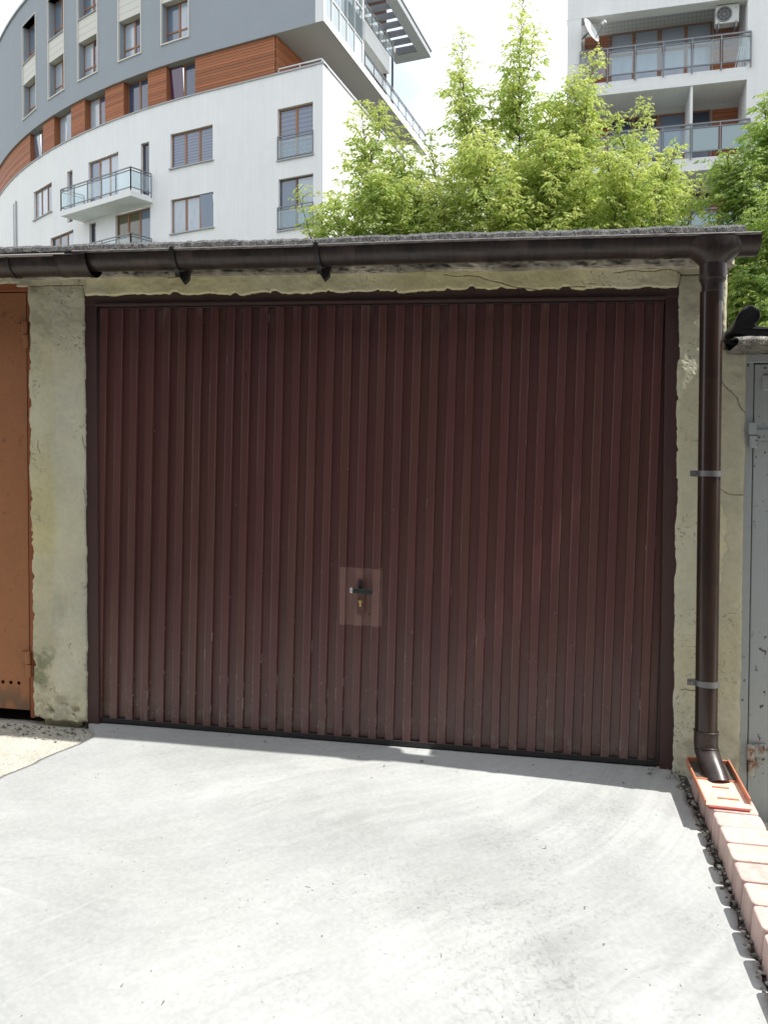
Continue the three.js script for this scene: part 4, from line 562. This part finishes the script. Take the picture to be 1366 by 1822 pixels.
  for (const [a, b] of [[0.19, 0.89], [0.95, 1.74], [1.8, 2.57], [2.63, 3.47], [3.53, 4.43]]) for (const [y0, y1] of [[21.28, 22.36], [22.44, 23.86], [23.94, 25.16]]) part('pane', side.box(a, b, y0, y1, -0.06, -0.045), rnd() < 0.4 ? panes.curtain : MPglass, wg);
  part('winter_garden_back', [side.box(0.2, 9, 21.28, 28.2, -1.6, -1.5)], M([0.5, 0.5, 0.48], 0.9), blockA);
  part('terrace_side', [side.box(4.5, 4.6, 21.28, 27, -1.5, -0.02)], white, blockA);
  part('upper_parapet', [side.box(4.6, 8.0, 22.6, 23.52, -0.12, 0.04), side.box(4.6, 8.0, 22.6, 22.75, -1.5, -0.12)], white, blockA, 'white parapet of the upper terrace'); part('end_wall', [side.box(7.9, 8.0, 21.28, 28.2, -1.5, -0.12)], M([0.12, 0.07, 0.06], 0.9), blockA);
  const sp = (r, o = 0) => { const p = side.pt(r, 0, o); return [p[0], p[2]]; };
  glassRail([sp(4.7, 0.0), sp(14.3, 0.0)], 21.4, 22.1, blockA, [8], ['clear']); glassRail([sp(4.7, -0.04), sp(8.7, -0.04)], 23.62, 24.5, blockA, [4], ['clear']);
  part('post', [side.box(8.7, 8.8, 21.28, 24.7, -0.12, -0.02)], railMat, blockA);
  const pg = part('pergola', [side.box(2.5, 10.75, 24.55, 24.85, 0.9, 1.42), side.box(9.95, 10.75, 24.55, 24.85, -0.6, 0.9), side.box(2.5, 10.75, 24.552, 24.85, -0.5, -0.25)], M([0.33, 0.34, 0.35], 0.6), blockA, 'steel pergola frame projecting from the roof terrace');
  for (let i = 0; i < 9; i++) part('slat', side.box(3.4 + i * 0.79, 3.52 + i * 0.79, 24.56, 24.84, -0.25, 0.9), M([0.2, 0.21, 0.23], 0.6), pg);
  part('pergola_edge', [side.box(2.5, 10.8, 24.86, 24.95, 1.2, 1.46)], railMat, blockA);
  // balconies
  for (const y of [14.72, 11.67]) {
    const pl = [[-22.03, -33.78], [-17.17, -31.65], [-16.55, -32.75], [-21.25, -35.0]]; const sh = new THREE.Shape(pl.map(([x, z]) => new THREE.Vector2(x, -z)));
    part('balcony', new THREE.ExtrudeGeometry(sh, { depth: 0.26, bevelEnabled: false }).rotateX(-Math.PI / 2).translate(0, y, 0), white, blockA, 'white balcony slab with glass railing'); const ins = [[-21.3, -34.75], [-22.0, -33.8], [-17.19, -31.69], [-16.62, -32.62]]; glassRail(ins, y + 0.32, y + 1.33, blockA, [1, 5, 2], ['clear']);
  }
}

/* ---------- right apartment block with loggias ---------- */
const RB = new Face([7.878, 0, -24.452], [0.9972, 0, 0.075], [-0.075, 0, 0.9972]);
const blockB = thing('apartment_building', 'white apartment block at the right with recessed loggias and wood framed windows', 'building', [8, -1.2, -27]);
{
  const ty = [[14.45, 17.13], [11.66, 14.45], [8.87, 11.66], [6.08, 8.87]];
  part('wall', [RB.box(0.02, 9, -1, 24, -6, 0), RB.box(-5.68, -5.22, -1, 17.13, -6, 0.0), RB.box(-5.68, 0.02, 17.13, 24, -0.45, 0.0), RB.box(-5.679, 9, -1, 24, -10, -6.002), RB.box(-5.22, 0.02, -1, 6.0, -1.7, 0)], white, blockB, 'white rendered wall');
  part('beam', [RB.box(-5.7, 0.6, 17.11, 17.129, -0.45, 0.006)], white, blockB);
  for (const [y0, y1] of ty) {
    part('slab', [RB.box(-5.22, 0.02, y0 + 0.001, y0 + 0.42, -1.8, 0.02)], white, blockB);
    const top = y1 > 17 ? 18.0 : y1, zb = -1.5; part('back_wall', [RB.box(-5.22, 0.02, y0 + 0.42, top, zb - 0.2, zb)], M([0.8, 0.8, 0.78], 0.9), blockB);
    if (y1 > 17) part('ceiling', [RB.box(-5.22, 0.02, 18, 18.2, -1.7, -0.45)], white, blockB);
    const f = y0 + 0.45, t = y0 + 2.72 - 0.04 + (y1 > 17 ? 0.1 : -0.1); const ks = y1 > 17 ? ['curtain', 'curtain', 'curtain', 'curtain'] : ['dark', 'dark', 'grey', 'dark'];
    for (const [a, b] of [[-5.1, -4.25], [-0.8, 0.0]]) { const cl = part('cladding', [RB.box(a, b, f, t, zb, zb + 0.04)], woods[0], blockB, 'wood clad panel beside the loggia windows'); for (let i = 0; i < 15; i++) { const hh = (t - f) / 15; part('board', RB.box(a, b, f + i * hh + 0.006, f + (i + 1) * hh - 0.006, zb + 0.042, zb + 0.06), woods[i % 3], cl); } }
    [[-4.22, -3.42], [-3.42, -2.58], [-2.55, -1.7], [-1.7, -0.85]].forEach(([a, b], i) => windowIn(RB, blockB, a, b, f, t, zb + 0.06, 1, [ks[i]], { frame: frameWood, transom: y1 > 17 ? f + 1.55 : undefined }));
    const P = (u, o) => { const p = RB.pt(u, 0, o); return [p[0], p[2]]; };
    glassRail([P(-5.25, 0.06), P(0.12, 0.06)], y0 + 0.5, y0 + 1.5, blockB, [6], y1 > 17 ? ['clear'] : y1 > 14 ? ['clear', 'clear', 'clear', 'clear', 'frost', 'frost'] : ['frost']);
  }
  part('partition', [RB.box(-1.7, -1.62, 11.66 + 0.42, 14.45, -1.45, -0.02)], white, blockB);
  { const cords = []; for (let u = -5.2; u < 0; u += 0.13) cords.push(RB.box(u, u + 0.006, 16.0, 17.5, -1.0, -0.994)); for (let y = 16.05; y < 17.5; y += 0.13) cords.push(RB.box(-5.2, 0, y, y + 0.006, -1.003, -0.997)); const n = part('bird_net', cords, M([0.3, 0.3, 0.3], 0.8), blockB, 'bird net stretched over the upper loggia'); n.userData.kind = 'stuff'; }
}
{ // air conditioner, dish, drying rack, on the right block
  const RA = new Face(RB.pt(-0.1, -0.47, 0), [0.9972, 0, 0.075], [-0.075, 0, 0.9972]);
  const c = RA.pt(-0.45, 17.0, -0.4), ac = thing('air_conditioner', 'white outdoor air conditioning unit hung in the upper loggia', 'air conditioner', c);
  part('casing', [RA.rbox(-0.82, -0.1, 16.95, 17.55, -0.550, -0.250, 0.02)], M([0.6, 0.6, 0.57], 0.5), ac);
  part('fan_grille', [RA.put(new THREE.TorusGeometry(0.23, 0.02, 8, 28).translate(-0.56, 17.25, -0.245)), RA.put(new THREE.TorusGeometry(0.14, 0.012, 6, 24).translate(-0.56, 17.25, -0.242)), ...[0, 1, 2, 3].map((i) => RA.put(new THREE.BoxGeometry(0.46, 0.014, 0.012).rotateZ(i * Math.PI / 4).translate(-0.56, 17.25, -0.242)))], M([0.25, 0.25, 0.25], 0.6), ac);
  part('fan', [RA.put(new THREE.CircleGeometry(0.22, 24).translate(-0.56, 17.25, -0.248))], M([0.08, 0.08, 0.08], 0.7), ac);
  part('mark', [RA.put(new THREE.CircleGeometry(0.035, 3).rotateZ(Math.PI / 2).translate(-0.2, 17.42, -0.245))], M([0.3, 0.3, 0.3], 0.6), ac);
  for (const u of [-0.75, -0.22]) part('bracket', RA.box(u, u + 0.04, 16.78, 17.0, -0.6, -0.22), railMat, ac);
  part('hanger', RA.box(-0.76, -0.16, 17.55, 18.0, -0.7, -0.66), railMat, ac);
  const d = thing('satellite_dish', 'white satellite dish on the left jamb of the upper loggia', 'satellite dish', RB.pt(-5.0, 16.5, 0.15));
  const bowl = new THREE.SphereGeometry(0.95, 28, 8, 0, Math.PI * 2, 0, 0.46).translate(0, -0.95, 0).scale(1, 0.9, 1).rotateX(Math.PI / 2).rotateY(Math.PI); // opens towards +z
  const aim = new THREE.Matrix4().makeRotationY(1.05).multiply(new THREE.Matrix4().makeRotationX(-0.35)).setPosition(-4.95, 16.52, 0.2);
  part('reflector', RB.put(bowl.applyMatrix4(aim)), M([0.78, 0.78, 0.76], 0.5), d);
  part('arm', [RB.put(rod([0, -0.38, 0.05], [0, -0.12, 0.5], 0.016).applyMatrix4(aim)), RB.put(rod([-0.0, 0, -0.02], [0, 0, -0.25], 0.03).applyMatrix4(aim))], railMat, d); part('receiver', RB.put(rbox(-0.05, 0.05, -0.16, -0.04, 0.46, 0.6, 0.015).applyMatrix4(aim)), M([0.6, 0.6, 0.6], 0.5), d); part('mount', RB.put(rod([-5.2, 16.4, 0.02], [-5.05, 16.5, 0.05], 0.03)), railMat, d);
  const r = thing('drying_rack', 'folded white drying rack leaning in the corner of the upper loggia', 'drying rack', RB.pt(-0.3, 14.9, -0.35));
  for (const k of [0, 0.07, 0.14]) part('rack_frame', [RB.put(beam([-0.32 + k, 14.9, -0.3], [-0.12 + k, 15.8, -0.5], 0.025, 0.025)), RB.put(beam([-0.22 + k, 14.9, -0.28], [-0.05 + k, 15.8, -0.5], 0.02, 0.02))], M([0.75, 0.75, 0.75], 0.4), r);
}
/* ---------- across the alley, behind the viewer: unseen dark block added to cut sky light on the door ---------- */
{
  const o = thing('apartment_building', 'long dark unseen block added across the alley to cut sky light on the garages', 'building', [0, -1.2, 16]);
  part('wall', [box(-40, 40, -1.2, 17.5, 15, 25)], M([0.12, 0.085, 0.07], 0.9), o); part('roof', [box(-40.4, 40.4, 17.501, 17.8, 14.6, 25.4)], capMat, o);
  for (let k = 0; k < 5; k++) for (let i = -9; i < 9; i++) part('window', box(i * 3.4 + 0.9, i * 3.4 + 2.5, 1.2 + k * 2.9, 2.7 + k * 2.9, 14.9, 15.02), panes.dark, o);
}
/* ---------- trees ---------- */
const barkMat = M([0.12, 0.095, 0.07], 0.95, { map: mottled(1, 1, 1, 0.6, 2, 256) }), twigMat = M([0.13, 0.11, 0.06], 0.9);
const leafMat = MP([1, 1, 1], 0.75, { vertexColors: true, transmission: 0.62, thickness: 0, specularIntensity: 0.4 });
class Crown {
  constructor() { this.P = []; this.C = []; }
  leaflet(p, d, side, len, wid, col) { // folded lanceolate blade
    const n = new THREE.Vector3().crossVectors(d, side).normalize(), f = wid * 0.35, m = 0.42;
    const a = p, t = p.clone().addScaledVector(d, len).addScaledVector(n, -len * 0.12), c = p.clone().addScaledVector(d, len * m), l = c.clone().addScaledVector(side, wid).addScaledVector(n, f), r = c.clone().addScaledVector(side, -wid).addScaledVector(n, f);
    for (const v of [a, l, t, a, t, r]) { this.P.push(v.x, v.y, v.z); this.C.push(...col); }
  }
  compound(p, dir, size, col) { // drooping leaf of three to seven leaflets
    const d = dir.clone(); d.y -= 0.25; d.normalize(); const s = new THREE.Vector3().crossVectors(d, new THREE.Vector3(0, 1, 0)); if (s.lengthSq() < 1e-4) s.set(1, 0, 0); s.normalize();
    const q = p.clone(), n = rnd() < 0.5 ? 1 : 2; q.addScaledVector(d, size * 0.5);
    for (let i = 0; i < n; i++) { for (const k of [-1, 1]) { const e = d.clone().multiplyScalar(0.45).addScaledVector(s, k * 0.75); e.y -= rr(0.45, 0.95); e.normalize(); const w = new THREE.Vector3().crossVectors(e, new THREE.Vector3(rr(-1, 1), rr(-0.4, 1), rr(-1, 1))).normalize(); const v = rr(0.85, 1.15); this.leaflet(q, e, w, size * rr(0.6, 1.2), size * rr(0.12, 0.22), [col[0] * v, col[1] * v, col[2] * v]); } q.addScaledVector(d, size * 0.42); q.y -= size * 0.12; }
    const e = d.clone(); e.y -= 0.75; e.normalize(); const w = new THREE.Vector3().crossVectors(e, new THREE.Vector3(rr(-1, 1), rr(-0.2, 1), rr(-1, 1))).normalize(); this.leaflet(q, e, w, size * 1.15, size * 0.22, col);
  }
  mesh(name, parent) { const g = new THREE.BufferGeometry(); g.setAttribute('position', new THREE.Float32BufferAttribute(this.P, 3)); g.setAttribute('color', new THREE.Float32BufferAttribute(this.C, 3)); g.computeVertexNormals(); return part(name, g, leafMat, parent); }
}
/* shoots: [x0,y0,z0, x1,y1,z1, spread, twigs]; each rises from the crown's middle to its tip */
function tree(label, cat, base, trunkTop, shoots, tint, leafSize, group) {
  const t = thing('tree', label, cat, base, group), B = new THREE.Vector3(...base), T = new THREE.Vector3(...trunkTop), crown = new Crown(), limbs = [], twigs = [];
  const taper = (pts, r0, r1, seg, n) => { const c = new THREE.CatmullRomCurve3(pts), g = new THREE.TubeGeometry(c, n, 1, seg, false), p = g.attributes.position; for (let i = 0; i <= n; i++) { const o = c.getPointAt(i / n), r = lerp(r0, r1, i / n); for (let k = 0; k <= seg; k++) { const q = i * (seg + 1) + k; p.setXYZ(q, o.x + (p.getX(q) - o.x) * r, o.y + (p.getY(q) - o.y) * r, o.z + (p.getZ(q) - o.z) * r); } } return g; };
  part('trunk', taper([B, B.clone().lerp(T, 0.5).add(new THREE.Vector3(0.06, 0, 0.04)), T], 0.17, 0.12, 10, 10), barkMat, t);
  const all = [];
  for (const q of shoots) {
    const [x0, y0, z0, x1, y1, z1, sp, n] = q; all.push([x0, y0, z0, x1 , y1, z1, sp * 1.05, Math.round(n * 1.1), 0]); const len = y1 - y0;
    for (let i = 0; i < Math.round(sp * 9); i++) { const u = rr(0.15, 0.84), w = (1 - u * 0.75) * (0.4 + 0.75 * sp) * rr(0.4, 1.1), az = rr(0, 6.28), a = [lerp(x0, x1, u), lerp(y0, y1, u), lerp(z0, z1, u)]; all.push([...a, a[0] + Math.cos(az) * w, a[1] + Math.min(len * 0.85 * (1 - u) + 0.1, rr(0.4, 1.25)), a[2] + Math.sin(az) * w, sp * rr(0.32, 0.55), Math.round(n * rr(0.22, 0.4)), 1]); }
  }
  for (let [x0, y0, z0, x1, y1, z1, spread, n, second] of all) {
    const a = new THREE.Vector3(x0, y0, z0), b = new THREE.Vector3(x1, y1, z1), mid = a.clone().lerp(b, 0.5).add(new THREE.Vector3((x1 - x0) * 0.14, -0.05, (z1 - z0) * 0.1)), wob = () => new THREE.Vector3(rr(-0.06, 0.06), 0, rr(-0.06, 0.06)), p1 = a.clone().lerp(mid, 0.6).add(wob()), p2 = mid.clone().lerp(b, 0.55).add(wob()), line = second ? [a, p1, mid, p2, b] : [T, a, p1, mid, p2, b], curve = new THREE.CatmullRomCurve3([T.clone().lerp(a, second ? 0.85 : 0.02), a, p1, mid, p2, b]);
    limbs.push(taper(line, second ? 0.011 : 0.034, 0.002, 5, second ? 8 : 14));
    const len = a.distanceTo(b);
    const sp = spread * 1.1, ns = rr(0, 99);
    for (let i = 0; i < n; i++) {
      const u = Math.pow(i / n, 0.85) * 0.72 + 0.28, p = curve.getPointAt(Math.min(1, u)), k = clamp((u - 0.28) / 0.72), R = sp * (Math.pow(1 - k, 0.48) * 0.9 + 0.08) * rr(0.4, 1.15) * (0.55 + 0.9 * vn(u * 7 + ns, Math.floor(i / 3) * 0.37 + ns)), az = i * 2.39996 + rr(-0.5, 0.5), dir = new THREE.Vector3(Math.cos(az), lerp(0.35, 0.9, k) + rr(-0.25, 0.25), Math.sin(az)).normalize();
      const e = p.clone().addScaledVector(dir, R); e.y -= R * R * 0.12; const m = p.clone().lerp(e, 0.55); m.y += R * 0.1;
      if (R > 0.12) twigs.push(taper([p, m, e], 0.006, 0.002, 3, 3));
      const nl = Math.max(2, Math.round(R / 0.075)), q = new THREE.Vector3(), tw = new THREE.QuadraticBezierCurve3(p, m, e), shade = rr(0, 1);
      for (let j = 0; j < nl; j++) {
        tw.getPoint(1 - Math.pow(j / nl, 1.15) * 0.85, q); const ph = rr(0, 6.28), ld = dir.clone().multiplyScalar(0.5).add(new THREE.Vector3(Math.cos(ph), rr(-0.3, 0.3), Math.sin(ph)).multiplyScalar(0.8)).normalize();
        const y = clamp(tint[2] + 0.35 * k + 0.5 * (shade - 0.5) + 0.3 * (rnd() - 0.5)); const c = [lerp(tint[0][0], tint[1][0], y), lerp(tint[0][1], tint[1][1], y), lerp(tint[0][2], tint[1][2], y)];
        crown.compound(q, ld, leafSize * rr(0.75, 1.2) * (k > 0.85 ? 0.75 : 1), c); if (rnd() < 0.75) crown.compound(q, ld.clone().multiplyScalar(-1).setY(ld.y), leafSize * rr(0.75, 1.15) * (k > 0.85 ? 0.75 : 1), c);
      }
    }
  }
  part('limb', limbs, barkMat, t).userData.kind = 'stuff'; const tw = part('twig', twigs, twigMat, t); tw.userData.kind = 'stuff'; const cr = crown.mesh('crown', t);
  console.log(label, cr.geometry.attributes.position.count / 3); return t;
}
const green = [[0.2, 0.36, 0.06], [0.76, 0.8, 0.28]];
tree('tall loose yellow green maple with upright feathery shoots behind the garage roof', 'tree', [0.55, -1.2, -8.2], [0.55, 2.2, -8.1], [
  [0.3, 3.5, -8.1, -0.17, 7.55, -8.0, 0.55, 80], [0.6, 3.6, -8.1, 0.69, 7.95, -8.0, 0.55, 105], [0.8, 3.5, -8.2, 1.2, 6.65, -8.4, 0.7, 80], [1.0, 3.4, -7.9, 1.66, 7.1, -8.0, 0.62, 105], [1.2, 3.3, -7.8, 2.32, 6.35, -7.9, 0.5, 80],
  [0.1, 3.4, -8.0, -0.62, 6.2, -8.0, 0.45, 60], [0.9, 3.3, -7.6, 1.1, 5.7, -7.3, 0.8, 90], [0.4, 3.3, -7.5, 0.2, 5.8, -7.2, 0.8, 90], [1.5, 3.3, -7.6, 2.2, 5.4, -7.3, 0.75, 80], [1.6, 3.1, -8.3, 2.9, 5.5, -8.4, 0.7, 80], [-0.1, 3.1, -7.7, -0.5, 5.2, -7.4, 0.75, 80], [1.3, 3.2, -8.8, 1.9, 6.0, -9.2, 0.8, 80], [0.2, 3.2, -8.6, -0.1, 6.6, -8.8, 0.6, 60], [1.6, 3.1, -7.8, 2.78, 5.75, -7.9, 0.5, 60], [1.9, 2.9, -7.6, 3.05, 5.2, -7.7, 0.6, 60], [0.7, 3.4, -8.0, 0.2, 6.9, -8.2, 0.45, 60], [1.1, 3.4, -7.9, 1.35, 6.9, -8.1, 0.45, 60],
], [...green, 0.45], 0.078);
tree('yellow green maple with a leaning plume in front of the white block', 'tree', [-1.0, -1.2, -8.6], [-1.05, 2.2, -8.5], [
  [-1.2, 3.4, -8.3, -1.62, 6.75, -8.1, 0.6, 95], [-1.0, 3.4, -8.5, -1.1, 6.5, -8.5, 0.5, 70], [-1.6, 3.3, -8.2, -2.55, 5.5, -8.0, 0.36, 46], [-1.4, 3.2, -8.0, -1.9, 5.2, -7.7, 0.62, 70], [-0.8, 3.2, -8.1, -0.75, 5.6, -7.9, 0.7, 80], [-1.1, 3.2, -7.8, -1.25, 5.4, -7.5, 0.7, 80], 
], [...green, 0.34], 0.078);
tree('darker green tree at the right edge behind the lower garage', 'tree', [4.3, -1.2, -7.6], [4.2, 1.6, -7.5], [
  [4.0, 3.0, -7.5, 3.95, 6.2, -7.6, 0.85, 110], [3.9, 2.6, -7.3, 3.2, 5.3, -7.2, 0.7, 90], [4.0, 2.4, -7.0, 3.6, 4.6, -6.7, 0.8, 90], [3.9, 1.9, -7.0, 3.3, 3.6, -6.6, 0.75, 90], [4.2, 1.9, -7.0, 4.0, 3.9, -6.6, 0.8, 90], [4.5, 2.6, -7.6, 4.7, 5.8, -7.4, 0.9, 90], [3.8, 1.8, -7.6, 3.3, 4.4, -7.8, 0.8, 90], [4.1, 1.7, -6.8, 3.6, 2.9, -6.5, 0.7, 80],
], [[0.15, 0.29, 0.06], [0.6, 0.7, 0.2], 0.3], 0.085);
scene.traverse((o) => { if (o.isMesh) o.castShadow = o.receiveShadow = true; });
renderer.render(scene, camera);
